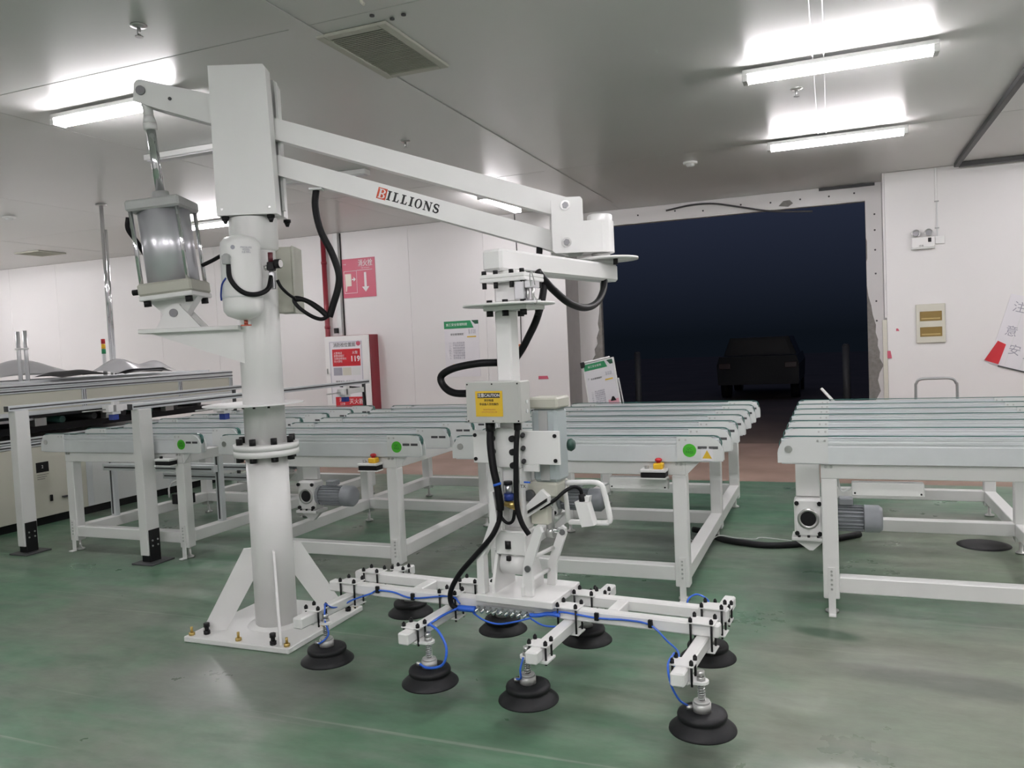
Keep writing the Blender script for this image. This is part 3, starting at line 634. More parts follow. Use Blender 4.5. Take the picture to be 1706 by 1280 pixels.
T('valve_base', MB().cyl((-.018, -.075, .833), (-.018, -.075, .8615), .022, 16), BLUED)
T('brass_fitting', MB().cyl((-.032, -.08, .822), (.022, -.08, .806), .017, 12), BRASS)
T('hinge_block', box(-.095, .052, -.08, .04, .592, .699, .006))
hb = T('hinge_barrel', MB().cyl((-.074, -.03, .55), (.043, -.03, .55), .052, 32))
T('hinge_plug', MB().cyl((-.03, -.0805, .655), (-.03, -.0805, .622), .014, 14).cyl((-.03, -.0805, .588), (-.03, -.0805, .57), .011, 14), BLACK)
for x in (-.098, .044): T('hinge_ear', MB().prism([(-.12, .431), (.08, .431), (.08, .47), (.02, .60), (-.07, .60), (-.12, .47)], x, x + .014, 'yz'))
T('left_bracket', MB().prism([(-.158, .4315), (-.122, .4315), (-.122, .595), (-.074, .677), (-.05, .705), (-.05, .78), (-.062, .877), (-.076, .877), (-.082, .75), (-.122, .655), (-.156, .592)], -.14, -.10, 'xz'))
fo = T('front_leg', MB().prism([(.054, .4315), (.094, .4315), (.096, .565), (.15, .71), (.14, .735), (.118, .735), (.064, .60), (.054, .56)], -.115, -.095, 'xz'))
obj('leg_pivot', MB().cyl((.077, -.122, .552), (.077, -.1152, .552), .014, 16), ZINC, fo)
bl = T('rear_leg', MB().prism([(.078, .4315), (.118, .4315), (.124, .525), (.178, .665), (.176, .688), (.160, .70), (.146, .685), (.085, .53)], .07, .09, 'xz'))
obj('leg_pivot', MB().cyl((.162, .064, .672), (.162, .0698, .672), .013, 16), ZINC, bl)
for p, q in (((.10, -.094, .60), (.115, .069, .60)), ((.08, -.094, .50), (.09, .069, .50))): T('tie_bar', MB().cyl(p, q, .009, 12))
T('clevis_pin', MB().cyl((.095, .06, .678), (.16, .078, .678), .012, 16), CHROME)
# tilting cylinder
th = T('tilt_cylinder', box(.06, .182, .01, .132, .9, 1.2185, .014), mat('pale_profile', (.50, .56, .57), .35, .3))
obj('profile_groove', box(.10, .142, .006, .0098, .91, 1.21, 0), GREYC, th)
obj('cylinder_cap', box(.05, .193, .0, .142, 1.219, 1.268, .008), BEIGE, th); obj('cylinder_foot', box(.03, .175, .0, .142, .836, .8995, .008), BEIGE, th)
obj('tilt_rod', MB().cyl((.108, .07, .836), (.108, .07, .775), .011, 16), CHROME, th); obj('rod_coupling', MB().cyl((.107, .07, .775), (.107, .07, .67), .019, 16), STEEL, th)
obj('rod_eye', MB().cyl((.09, .07, .667), (.125, .07, .667), .024, 20), STEEL, th)
T('red_hose_marker', box(.046, .076, -.056, -.052, .906, .913, .001), BLUE)
text('maker_mark', 'TX', .02, INK, th, (.045, -.062, .892))
fk = T('fork_arm', MB().prism([(-.002, .764), (.034, .745), (.148, .818), (.146, .845), (.112, .874)], -.03, .0, 'xz'))
T('fork_block', box(.045, .125, .003, .05, .715, .79, .004), CREAM)
T('fork_strap', MB().prism([(.05, .77), (.142, .826), (.142, .84), (.05, .782)], -.04, -.0305, 'xz'), BLACK)
T('guide_wheel', MB().cyl((.05, .0, .845), (.05, -.028, .845), .024, 20), DARK)
T('green_knob', MB().lathe((.218, .05, 1.06), [(0, 0), (.025, .0), (.028, .012), (.02, .024), (0, .026)], 16, 'x'), mat('dark_green_knob', (.01, .05, .035), .5))
# operator handle
hd = T('handle_frame', MB().tube([(.172, .10, .885), (.30, .10, .892), (.333, .10, .884), (.349, .10, .862), (.374, .10, .745), (.366, .10, .722), (.345, .10, .717), (.185, .10, .712)], .012, 12, 6))
obj('handle_upright', MB().cyl((.166, .10, .885), (.183, .10, .71), .011, 12), WHITE, hd); obj('handle_mount', MB().prism([(.165, .90), (.165, .80), (.12, .83), (.12, .88)], .085, .115, 'xz'), BEIGE, hd)
rb = T('remote_box', MB().prism([(.235, .813), (.292, .813), (.320, .715), (.264, .705)], .045, .095, 'xz').prism([(.262, .835), (.30, .838), (.295, .8135), (.262, .8135)], .06, .09, 'xz'))
obj('cable_gland', MB().cyl((.265, .068, .8135), (.262, .068, .845), .016, 12), BLACK, rb)
T('handle_cable', MB().tube([(.10, -.02, .79), (.16, .0, .825), (.20, .03, .862), (.235, .05, .878), (.258, .06, .866), (.263, .065, .84)], .008, 10), HOSE)
T('tool_base_plate', box(-.163, .20, -.155, .155, .4005, .431, .003))
# suction frame
ru = ((-.998, .872), (-.984, .865)); rv = ((-.115, -.065), (.068, .118))
rails = [T('frame_rail', box(ru[i][0], ru[i][1], rv[i][0], rv[i][1], .35, .40, .006)) for i in (0, 1)]
for u in (-.52, .43): T('frame_tie', box(u - .025, u + .025, -.0645, .0675, .352, .398, .004))
CUPS = {0: ((-.83, -.35), (-.83, .32)), 1: ((-.26, -.39), (-.255, .26)), 2: ((.19, -.39), (.175, .27)), 3: ((.865, -.385), (.74, .25))}
for k, u in enumerate((-.88, -.325, .25, .805)):
    cr_ = T('cross_bar', lambda: box(-.025, .025, -.48, .42, .30, .3495, .006), loc=None) if False else obj('cross_bar', lambda: box(-.025, .025, -.48, .42, .30, .3495, .006), WHITE, man, loc=TF['loc'], rot=TF['rot'], key='xbar')
    cr_.location = Vector(TF['loc']) + Matrix.Rotation(PH, 3, 'Z') @ Vector((u, 0, 0))
    for i in (0, 1):
        vc = sum(rv[i]) / 2
        pl = obj('clamp_plate', lambda: MB().box(-.052, .052, -.04, .04, .4005, .406, .001), WHITE, cr_, (0, vc, 0), key='clp')
        obj('clamp_plate', lambda: MB().box(-.052, .052, -.04, .04, .294, .2995, .001), WHITE, cr_, (0, vc, 0), key='clp2')
        for sx in (-.04, .04):
            for sy in (-.033, .033):
                obj('clamp_bolt', lambda: MB().cyl((0, 0, .285), (0, 0, .418), .0045, 8).cyl((0, 0, .406), (0, 0, .419), .0085, 6).cyl((0, 0, .419), (0, 0, .425), .007, 8, .003), BLACK, cr_, (sx, vc + sy, 0), key='clb')
    for j, (cu, cv) in enumerate(CUPS[k]):
        off = cu - u; sg = 1 if off > 0 else -1
        cup = obj('suction_cup', lambda: MB().lathe((0, 0, 0), [(0, .188), (.070, .188), (.084, .184), (.087, .176), (.086, .166), (.078, .161), (.082, .157), (.10, .143), (.117, .128), (.118, .123), (.112, .124), (.09, .140), (0, .145)], 48), RUBBER, man, key='cup', label='black rubber suction cup')
        cup.location = Vector(TF['loc']) + Matrix.Rotation(PH, 3, 'Z') @ Vector((cu, cv, 0)); cup.rotation_euler = (0, 0, PH)
        obj('cup_hub', lambda: MB().cyl((0, 0, .1885), (0, 0, .218), .032, 24).cyl((0, 0, .218), (0, 0, .226), .028, 24), mat('hub_grey', (.50, .50, .49), .4, .3), cup, key='hub')
        obj('hose_port', lambda: MB().cyl((-.03, -.01, .20), (-.05, -.018, .20), .009, 10), STEEL, cup, key='hport')
        obj('spring_rod', lambda: MB().cyl((0, 0, .226), (0, 0, .325), .0085, 12), STEEL, cup, key='srod')
        obj('spring', lambda: MB().tube([(.013 * math.cos(q * .9), .013 * math.sin(q * .9), .228 + .0012 * q) for q in range(50)], .0022, 5, 1), CHROME, cup, key='sprg')
        obj('rod_nut', lambda: MB().cyl((0, 0, .2985), (0, 0, .312), .017, 6).cyl((0, 0, .312), (0, 0, .332), .013, 12), STEEL, cup, key='rnut')
        br = obj('cup_bracket', lambda: MB().prism([(.036, -.03), (.036, .03)] + [(-.001 + .026 * math.cos(R(q)), .026 * math.sin(R(q))) for q in range(90, 271, 20)], .289, .2985, 'xy').box(.036, .085 + .02, -.04, .04, .289, .2985, .001), WHITE, cup, rot=(0, 0, PI if sg > 0 else 0), key='cbrk')
        st = obj('cup_strap', lambda: MB().box(-.043, .043, -.036, .036, .350, .356, .001), WHITE, cr_, (0, cv, 0), key='cstr')
        for sx in (-.034, .034):
            for sy in (-.027, .027): obj('clamp_bolt', lambda: MB().cyl((0, 0, .28), (0, 0, .362), .0045, 8).cyl((0, 0, .356), (0, 0, .369), .0085, 6).cyl((0, 0, .369), (0, 0, .375), .007, 8, .003), BLACK, cr_, (sx, cv + sy, 0), key='clb2')
# manifold with fittings and blue air tubes
mf = T('air_manifold', box(-.17, .10, -.135, -.117, .352, .376, .002), ALU2)
for k in range(9):
    x = -.155 + .029 * k
    obj('push_fitting', MB().cyl((x, -.135, .37), (x - .012, -.158, .352), .0075, 10), CHROME, mf)
def bt(name, pts, r=.004): return T(name, MB().tube(pts, r, 8, 5), BLUE)
bt('blue_air_tube', [(-.835, -.34, .375), (-.855, -.26, .33), (-.86, -.17, .32), (-.83, -.145, .335), (-.744, -.125, .366), (-.705, -.123, .384), (-.614, -.123, .385), (-.51, -.123, .368), (-.31, -.125, .398), (-.25, -.14, .375)])
bt('blue_air_tube', [(-.84, -.335, .37), (-.825, -.36, .31), (-.80, -.37, .25), (-.83, -.39, .215), (-.865, -.365, .20)])
bt('blue_air_tube', [(-.25, -.15, .36), (-.29, -.22, .345), (-.285, -.34, .345), (-.25, -.38, .36), (-.20, -.40, .345), (-.155, -.42, .29), (-.17, -.43, .225), (-.24, -.43, .20), (-.30, -.405, .20)], .0055)
bt('blue_air_tube', [(.10, -.14, .362), (.155, -.13, .37), (.224, -.122, .385), (.381, -.122, .377), (.508, -.122, .383), (.606, -.124, .375), (.68, -.15, .33), (.745, -.23, .322), (.765, -.36, .325)])
bt('blue_air_tube', [(.765, -.36, .372), (.764, -.44, .36), (.778, -.46, .30), (.80, -.44, .24), (.82, -.40, .205)])
bt('blue_air_tube', [(.19, -.42, .30), (.185, -.44, .26), (.18, -.43, .22), (.14, -.40, .20)])
bt('blue_air_tube', [(-.18, -.15, .345), (-.12, -.165, .325), (-.05, -.17, .318), (.03, -.165, .335), (.10, -.15, .355)])
bt('blue_air_tube', [(.10, -.15, .35), (.16, -.165, .335), (.22, -.16, .335), (.25, -.10, .32), (.23, .1, .31), (.20, .22, .26), (.14, .26, .20)])
bt('blue_air_tube', [(.70, .20, .30), (.66, .24, .36), (.69, .28, .385), (.74, .27, .37), (.75, .24, .35)])
T('tube_bundle', MB().tube([(-.25, -.15, .36), (-.215, -.155, .362), (-.17, -.145, .36)], .014, 10), BLUE); T('tube_bundle', MB().tube([(.09, -.14, .362), (.13, -.14, .366), (.17, -.132, .374), (.22, -.128, .372)], .009, 8), BLUE)
for u, z in ((-.705, .388), (-.51, .374), (-.30, .40), (.381, .383), (.606, .38)): T('tube_clip', box(u - .009, u + .009, -.129, -.116, z - .016, z + .016, .002), BLACK)
# hoses on the tool
T('hose_gland', MB().cyl((-.08, -.10, 1.1735), (-.08, -.10, 1.135), .021, 12), BLACK); T('hose_gland', MB().cyl((.05, -.10, 1.1735), (.05, -.10, 1.14), .016, 12), BLACK)
T('tool_hose', MB().tube([(-.08, -.10, 1.15), (-.078, -.11, 1.08), (-.062, -.125, .985), (-.044, -.13, .905), (-.034, -.13, .83), (-.036, -.128, .80)], .0165, 12), HOSE)
T('tool_hose', MB().tube([(-.036, -.128, .80), (-.042, -.13, .755), (-.075, -.145, .685), (-.155, -.15, .60), (-.24, -.15, .51), (-.288, -.15, .43), (-.29, -.145, .37), (-.25, -.15, .355)], .0115, 12), HOSE)
T('tool_hose', MB().tube([(.05, -.10, 1.15), (.046, -.115, 1.05), (.041, -.12, .90), (.045, -.125, .81), (.065, -.125, .745), (.092, -.12, .70)], .0115, 12), HOSE)
T('tool_hose', MB().tube([(-.036, -.128, .80), (-.034, -.12, .765), (-.01, -.115, .742), (.018, -.12, .755), (.032, -.125, .80)], .007, 10), HOSE)
T('blue_tie', MB().cyl((-.042, -.13, .905), (-.045, -.13, .915), .0185, 12), BLUE)
T('tool_hose', MB().tube([(.03, .22, 1.83), (.06, .21, 1.78), (.068, .17, 1.70), (.055, .13, 1.61), (.03, .10, 1.54), (-.012, .09, 1.47), (-.05, .07, 1.425), (-.09, .0, 1.425), (-.155, -.055, 1.425), (-.27, -.06, 1.408), (-.338, -.06, 1.375), (-.325, -.065, 1.33), (-.265, -.08, 1.30), (-.165, -.095, 1.297)], .0165, 12), HOSE)
T('tool_hose', MB().tube([(.085, .95, 1.82), (.10, .88, 1.76), (.115, .74, 1.695), (.12, .56, 1.665), (.11, .38, 1.685), (.09, .24, 1.745), (.06, .17, 1.81)], .0175, 12), HOSE)
A('arm_hose', MB().tube([(1.535, -.01, 2.02), (1.53, -.02, 1.97), (1.52, -.02, 1.90)], .0175, 12), HOSE)
A('hose_clamp', box(.315, .385, -.03, .03, 2.374, 2.386, .002), GREYP)
A('arm_hose', MB().tube([(.350, 0, 2.385), (.340, -.005, 2.29), (.362, -.01, 2.16), (.415, -.01, 2.04), (.447, -.01, 1.93), (.440, -.01, 1.85), (.405, -.01, 1.75), (.385, -.01, 1.695)], .0185, 12), HOSE)
A('arm_hose', MB().tube([(.385, -.01, 1.695), (.335, -.01, 1.745), (.275, -.01, 1.785), (.215, -.02, 1.805), (.205, -.03, 1.785), (.235, -.03, 1.745), (.295, -.02, 1.70), (.345, -.02, 1.684), (.38, -.01, 1.70)], .0105, 10), HOSE)
A('arm_hose', MB().tube([(.205, -.03, 1.795), (.26, -.02, 1.79), (.33, -.015, 1.74), (.375, -.01, 1.695)], .013, 10), HOSE)
A('arm_hose', MB().tube([(.146, -.12, 1.895), (.160, -.11, 1.86), (.185, -.08, 1.825), (.21, -.04, 1.80)], .0085, 10), HOSE)
A('arm_hose', MB().tube([(-.04, -.31, 1.965), (-.035, -.318, 1.90), (.0, -.322, 1.845), (.045, -.31, 1.815), (.09, -.27, 1.815), (.122, -.21, 1.845), (.13, -.17, 1.91)], .0125, 12), HOSE)
A('cylinder_hose', MB().tube([(-.30, .03, 2.005), (-.24, .03, 2.03), (-.17, .0, 2.055), (-.10, -.06, 2.06)], .011, 10), HOSE)
# air tank, regulator, junction box on the column
tk = A('air_tank', MB().lathe((-.008, -.215, 0), [(0, 1.688), (.03, 1.69), (.08, 1.71), (.098, 1.735), (.1, 1.76), (.1, 2.06), (.096, 2.085), (.075, 2.108), (.03, 2.122), (0, 2.124)], 40), WHITE)
obj('tank_band', MB().lathe((-.008, -.215, 0), [(.1, 1.80), (.1025, 1.802), (.1025, 1.808), (.1, 1.81)], 40), GREYP, tk)
obj('tank_port', MB().cyl((-.045, -.312, 2.0), (-.045, -.325, 2.0), .02, 12).box(-.062, -.028, -.34, -.318, 1.965, 2.01, .003), GREYC, tk)
obj('drain_valve', MB().cyl((0, -.215, 1.688), (0, -.215, 1.665), .01, 10).box(-.025, .025, -.225, -.205, 1.658, 1.665, .001), mat('red_brass', (.5, .12, .08), .4, .5), tk)
text('tank_print', 'PRESSURE\nVESSEL\n0.8 MPa', .013, GINK, tk, (.052, -.3075, 2.035), (PI / 2, 0, .55), sp=.9)
obj('tank_logo', MB().cyl((-.012, -.3152, 2.05), (-.012, -.3162, 2.05), .011, 16), GINK, tk)
obj('blue_tank_tube', MB().tube([(-.06, -.30, 1.90), (-.085, -.29, 1.87), (-.097, -.28, 1.82), (-.10, -.27, 1.79)], .0045, 8), BLUED, tk)
rg = A('air_regulator', box(.112, .148, -.18, -.135, 1.94, 1.985, .004), BLACK)
obj('filter_bowl', box(.118, .146, -.178, -.145, 1.845, 1.935, .004), ALU2, rg); obj('regulator_knob', MB().cyl((.128, -.158, 1.985), (.128, -.158, 2.035), .013, 14), mat('maroon', (.12, .02, .03), .4), rg)
obj('pressure_gauge', MB().cyl((.15, -.158, 1.975), (.18, -.165, 1.975), .024, 20), BLACK, rg); obj('gauge_face', MB().cyl((.1803, -.165, 1.975), (.182, -.1655, 1.975), .020, 20), WINK, rg)
obj('regulator_elbow', MB().cyl((.095, -.16, 1.955), (.112, -.16, 1.96), .014, 12).cyl((.13, -.165, 1.94), (.13, -.165, 1.905), .012, 12), STEEL, rg)
jb = A('junction_box', box(.085, .19, .02, .21, 1.73, 2.085, .004), BEIGE)
obj('box_lid', box(.1905, .197, .015, .215, 1.725, 2.09, .002), BEIGE, jb)

# ================================================================== GANTRY
for k, (gx, lab) in enumerate(((-6.07, 'aluminium rail on white posts with black feet, left of two along the left machine'), (-4.77, 'aluminium rail on white posts with black feet, right of two, over the leftmost conveyor'))):
    g = thing('pusher_gantry', lab, 'gantry', (gx, 4.4, 0))
    for i, y in enumerate((.10, 2.6 if k == 0 else 3.15)):
        p = obj('post', lambda: MB().box(-.04, .04, -.06, .06, .06, 1.148, .004), WHITE2, g, (0, y, 0), key='gpost') if i == 0 else obj('post', lambda: MB().box(-.015, .015, -.015, .015, .0125, 1.148, .002), DARK, g, (.0, y, 0), key='gpost2')
        if i == 0:
            ft = obj('foot_bracket', lambda: MB().box(.0405, .049, -.05, .05, .012, .25, .002).box(-.035, .0400, -.05, .05, .012, .0595, .002), BLACK, g, (0, y, 0), key='gft')
            for dy in (-.025, .025):
                for z in (.13, .17): obj('bracket_bolt', lambda: MB().cyl((.049, 0, 0), (.054, 0, 0), .007, 8), STEEL, ft, (0, dy, z), key='gbt')
            obj('foot_plate', lambda: MB().box(-.08, .12, -.11, .11, .0005, .0115, .002), DARK, g, (0, y, 0), key='gpl')
    ln = 2.75 if k == 0 else 3.24
    rl = obj('rail', MB().box(-.022, .022, 0, ln, 1.1485, 1.192, .003), ALU, g); obj('rail_groove', MB().box(.0222, .0235, .01, ln - .01, 1.164, 1.176, 0), DARK, rl)
    obj('rail_end', box(-.022, .022, -.006, -.0002, 1.1485, 1.192, 0), DARK, rl)
    for yy_, side in (((1.0, 1),) if k == 0 else ((.95, 1), (2.75, 1))):
        ca = obj('pusher_carriage', lambda: MB().box(-.03, .05, -.10, .06, 1.06, 1.12, .003).box(.0, .04, -.03, .03, 1.1205, 1.148, .002), WHITE, g, (.02, yy_, 0), key='pca')
        obj('carriage_joint', lambda: MB().box(.0502, .053, -.05, -.02, 1.06, 1.12, .001), STEEL, ca, key='pcj')
        obj('carriage_arm', lambda: MB().box(-.02, .045, .0602, .30, 1.065, 1.118, .003), WHITE, ca, key='pcr')
        obj('pad_holder', lambda: MB().box(-.03, .05, -.06, .03, 1.035, 1.0595, .003), GREYP, ca, key='pph')
        obj('push_pad', lambda: MB().box(-.02, .04, -.045, .015, .985, 1.0345, .003), BLUED, ca, key='ppp', label='dark blue pad')
        obj('guide_rod', lambda: MB().cyl((.01, -.1005, 1.085), (.01, -.34, 1.085), .006, 8), STEEL, ca, key='pgr')
    if k == 1: obj('rail_cable', MB().tube([(0, 2.7, 1.15), (.03, 2.95, 1.12), (.03, 3.05, 1.10), (.02, 3.13, 1.0), (.02, 3.14, .8)], .010, 8), BLACK, g)

# ================================================================== LEFT MACHINE
XM = -6.9
mch = thing('panel_machine', 'long aluminium framed machine with cream panels at the left picture edge', 'machine', (XM, 3.2, 0))
def mz(name, a, m, p=None, **k): return obj(name, box(*a), m, p or mch, **k)
LM = 4.75
for z0, z1 in ((1.255, 1.295), (1.298, 1.338)):
    r_ = mz('frame_profile', (-.05, 0, 0, LM, z0, z1), ALU); mz('profile_groove', (.0002, .0015, .0, LM, z0 + .014, z0 + .026), DARK, r_)
mz('frame_profile', (-.05, 0, 0, LM, 1.045, 1.085), ALU); mz('groove_strip', (-.03, -.002, 0, LM, 1.02, 1.044), BLACK)
ys = [0, 1.35, 2.6, 3.87, LM - .05]
for i, y in enumerate(ys):
    d = mz('divider_profile', (-.05, .0, y, y + .05, 1.0855, 1.2545), ALU)
    for dy in (.012, .036): mz('profile_groove', (.0002, .0014, y + dy - .004, y + dy + .004, 1.09, 1.25), DARK, d)
for a, b in zip(ys[:-1], ys[1:]): mz('cream_panel', (-.03, -.012, a + .0505, b - .0005, 1.086, 1.254), CREAM)
mz('top_deck', (-2.2, -.051, 0, LM, 1.30, 1.335), GREYP)
for x in (-.4, -.8, -1.3): mz('deck_rail', (x, x + .045, 0, LM, 1.3355, 1.36), ALU)
mz('roller_bed', (-2.1, -.25, .1, LM - .1, .86, .93), BLACK); mz('bed_back', (-2.2, -2.1, 0, LM, .8, 1.29), DARK)
for k in range(12): obj('rubber_roller', lambda: MB().cyl((-1.6, 0, .965), (-.20, 0, .965), .034, 16), TEAL if k % 3 == 0 else DARK, mch, (0, .3 + .37 * k, 0), key='rol')
for k in range(5): mz('bearing_block', (-.18, -.10, .55 + .8 * k, .67 + .8 * k, .93, 1.01), STEEL)
obj('foil_wrap', MB().prism([(0.3, 1.0), (.8, 1.045), (1.4, 1.02), (1.9, 1.045), (2.3, 1.0), (2.0, .985), (1.4, .995), (.8, 1.0)], -.16, -.12, 'yz'), ALU2, mch)
for z0 in (.80, .752): r_ = mz('frame_profile', (-.05, .0, 0, LM, z0, z0 + .042), ALU); mz('profile_groove', (.0002, .0015, 0, LM, z0 + .014, z0 + .028), DARK, r_)
yd = [0, 1.62, 2.64, 3.7, LM]
for i in range(4):
    dr = mz('cabinet_door', (-.02, .0, yd[i] + .01, yd[i + 1] - .06, .085, .748), CREAM if i < 2 else GREYP)
    if i == 1:
        mz('door_label', (.0002, .0015, 2.045, 2.175, .505, .60), BLACK, dr); mz('door_handle', (.0002, .03, 2.29, 2.40, .232, .245), DARK, dr)
        text('label_text', '2', .04, WINK, dr, (.0022, 2.11, .555), (PI / 2, 0, PI / 2))
        for q in range(3): mz('label_line', (.0002, .001, 2.05, 2.17 - .02 * q, .48 - .02 * q, .484 - .02 * q), DARK, dr)
        mz('door_lock', (.0002, .02, 2.165, 2.185, .22, .28), BLACK, dr)
    mz('door_post', (-.05, .004, yd[i + 1] - .0595, yd[i + 1] + .0095, .085, .748), ALU)
mz('plinth', (-2.1, -.06, .05, LM - .05, .0, .084), BLACK); mz('cabinet_core', (-2.15, -.052, .02, LM - .02, .0845, .75), GREYP)
for dx, y0, h in ((-.05, 2.26, .50), (-.05, 2.335, .51)):
    obj('cover_tube', MB().cyl((dx - .35, y0, 1.34), (dx - .35, y0, 1.34 + h), .019, 20), mat('satin_tube', (.72, .72, .73), .25, .5), mch)
mz('tube_clip', (-.43, -.375, 2.24, 2.35, 1.665, 1.68), WHITE)
sl_ = obj('signal_tower', MB().cyl((-.70, 3.5, 1.3605), (-.70, 3.5, 1.603), .022, 16), GREYP, mch)
for z, m_ in ((1.604, GRNH), (1.66, YEL), (1.716, RED)): obj('signal_lens', MB().cyl((-.70, 3.5, z), (-.70, 3.5, z + .054), .022, 16), m_, sl_)
# crumpled foil and film lying on the machine deck
def sheet(x0, x1, y0, y1, z, amp, seed, nx=14, ny=30):
    random.seed(seed); mb = MB(); V = []; ph = [random.uniform(0, 6) for _ in range(6)]
    for j in range(ny + 1):
        for i in range(nx + 1):
            a, b = i / nx, j / ny
            h = amp * (.62 + .22 * math.sin(4 * a + ph[0]) * math.cos(5 * b + ph[1]) + .16 * math.sin(8 * b + ph[2] + 3 * a)) * (math.sin(PI * min(max(b, .02), .98)) ** .5) * (.25 + .75 * math.sin(PI * min(max(a, .02), .98)))
            V.append((x0 + (x1 - x0) * a, y0 + (y1 - y0) * b, z + h))
    F = [[j * (nx + 1) + i, j * (nx + 1) + i + 1, (j + 1) * (nx + 1) + i + 1, (j + 1) * (nx + 1) + i] for j in range(ny) for i in range(nx)]
    n = len(V); V += [(x, y, z_ - .004) for x, y, z_ in V]; F += [[k + n for k in f][::-1] for f in F]
    return mb.add(V, F, True)
tag(obj('plastic_sheet', sheet(XM - 1.5, XM - .76, 5.2, 6.75, 1.366, .24, 4), mat('grey_plastic', (.50, .50, .51), .35)), 'crumpled grey plastic sheet along the top of the left machine', 'plastic sheet')
tag(obj('dark_mat', sheet(XM - .60, XM - .14, 5.7, 6.34, 1.38, .10, 9), RUBBER), 'folded dark rubber mat on the left machine, under the clear film', 'mat')
fb = tag(obj('film_bundle', sheet(XM - .66, XM - .15, 6.36, 7.2, 1.372, .30, 12), CLEAR), 'bundle of clear plastic film on the left machine', 'film')
# stainless pole floor to ceiling behind the machine
obj('dark_content', sheet(XM - .30, XM - .13, 6.45, 7.12, 1.372, .11, 5), RUBBER, fb)
t = thing('conduit_pole', 'slim chrome pole rising to the ceiling behind the left machine', 'pole', (-7.88, 7.05, 0))
obj('pole_tube', MB().cyl((0, 0, 1.3555), (0, 0, HC - .02), .022, 16), CHROME, t); obj('pole_tube', MB().cyl((.05, 0, 1.3555), (.05, 0, HC - .3), .014, 12), CHROME, t); obj('pole_base', MB().cyl((0, 0, HC - .02), (0, 0, HC - .001), .06, 20), STEEL, t); obj('pole_bottom', box(-.05, .08, -.05, .05, 1.337, 1.355), STEEL, t)

# ================================================================== BACK WALL THINGS
def wall_thing(name, label, cat, x, z, y=YW, group=None): return thing(name, label, cat, (x, y, z), 0, group)
s = wall_thing('hydrant_sign', 'square red fire hydrant sign on the back wall', 'sign', -6.745, 2.635)
obj('sign_board', box(-.30, .30, -.006, -.0005, -.30, .30, 0), PINK, s)
text('sign_text', '消火栓', .115, WINK, s, (.13, -.0075, .215), bold=.001, sx=.75); text('sign_text', 'FIRE HYDRANT', .022, WINK, s, (.13, -.0075, .145))
obj('sign_line', box(-.03, .25, -.0075, -.0062, .112, .119, 0), WINK, s)
obj('sign_arrow', MB().prism([(.10, .08), (.14, .08), (.14, -.14), (.185, -.14), (.12, -.22), (.055, -.14), (.10, -.14)], -.0075, -.0062, 'xz'), WINK, s)
obj('sign_frame', MB().box(-.26, -.03, -.0075, -.0062, .108, .114, 0).box(-.26, -.03, -.0075, -.0062, -.23, -.224, 0).box(-.26, -.254, -.0075, -.0062, -.23, .114, 0).box(-.036, -.03, -.0075, -.0062, -.23, .114, 0), WINK, s, kind='stuff')
obj('hydrant_pictogram', MB().prism([(-.24, .07), (-.13, .07), (-.13, -.12), (-.21, -.12), (-.22, -.20), (-.235, -.20)], -.0075, -.0062, 'xz'), mat('cream_print', (.82, .77, .68), .6), s)
obj('small_arrow', MB().prism([(-.12, -.01), (-.09, -.01), (-.09, .02), (-.05, -.018), (-.09, -.055), (-.09, -.03), (-.12, -.03)], -.0075, -.0062, 'xz'), WINK, s)
text('sign_mark', '~v', .05, WINK, s, (-.24, -.0075, .22))
cab = wall_thing('hydrant_cabinet', 'white fire hydrant cabinet with red side and 119 notice, on the back wall', 'cabinet', -6.86, 0)
obj('cabinet_body', box(-.40, .40, -.23, -.001, 0, 1.755, .004), DRED, cab, label='dark red painted steel box')
dr = obj('cabinet_door', box(-.395, .385, -.262, -.2305, .62, 1.75, .004), WHITE, cab)
obj('door_inset', box(-.315, .275, -.265, -.2622, .70, 1.68, .001), PAPER, dr)
obj('inset_frame', MB().box(-.305, .265, -.2675, -.2652, 1.655, 1.662, 0).box(-.305, -.298, -.2675, -.2652, .72, 1.662, 0).box(.258, .265, -.2675, -.2652, .72, 1.662, 0), GINK, dr, kind='stuff')
text('notice_title', '消防栓位置图', .07, INK, dr, (-.04, -.2675, 1.61), sx=.95)
n = obj('notice_red', box(-.26, .235, -.2675, -.2652, 1.29, 1.55, 0), RED, dr)
text('notice_number', '119', .115, WINK, n, (.145, -.269, 1.395), bold=.003)
text('notice_text', '火警电话\n报警请拨打\n注意说明地址\n失火部位', .038, WINK, n, (-.235, -.269, 1.425), align='LEFT', sp=1.1)
text('notice_text', '火警', .05, WINK, n, (.145, -.269, 1.49))
obj('red_seal', MB().cyl((.21, -.2652, 1.63), (.21, -.2672, 1.63), .038, 16), PINK, dr)
for k in range(3): obj('notice_picture', box(-.25 + .165 * k, -.10 + .165 * k, -.2675, -.2652, 1.15, 1.27, 0), [GINK, CREAM, GREYP][k], dr)
text('notice_text', '使用方法  操作说明', .04, INK, dr, (-.05, -.2675, 1.05))
ld_ = obj('lower_door', box(-.395, .385, -.262, -.2305, .02, .61, .004), WHITE, cab)
lp = obj('lower_panel', box(-.24, .27, -.2645, -.2622, .46, .62, 0), RED, dr, (0, -.002, .2))
text('lower_text', '灭火器', .085, WINK, lp, (.13, -.2665, .545)); text('lower_text', '消防\n119', .06, WINK, lp, (-.12, -.2665, .54))
obj('door_handle', box(-.37, -.35, -.275, -.2625, 1.18, 1.26, .002), STEEL, dr)
t = wall_thing('fire_pipe', 'red fire main pipe running up the wall to the left of the hydrant cabinet', 'pipe', -7.315, 0)
obj('pipe', MB().cyl((0, -.07, .01), (0, -.07, HC - .01), .038, 20), DRED, t)
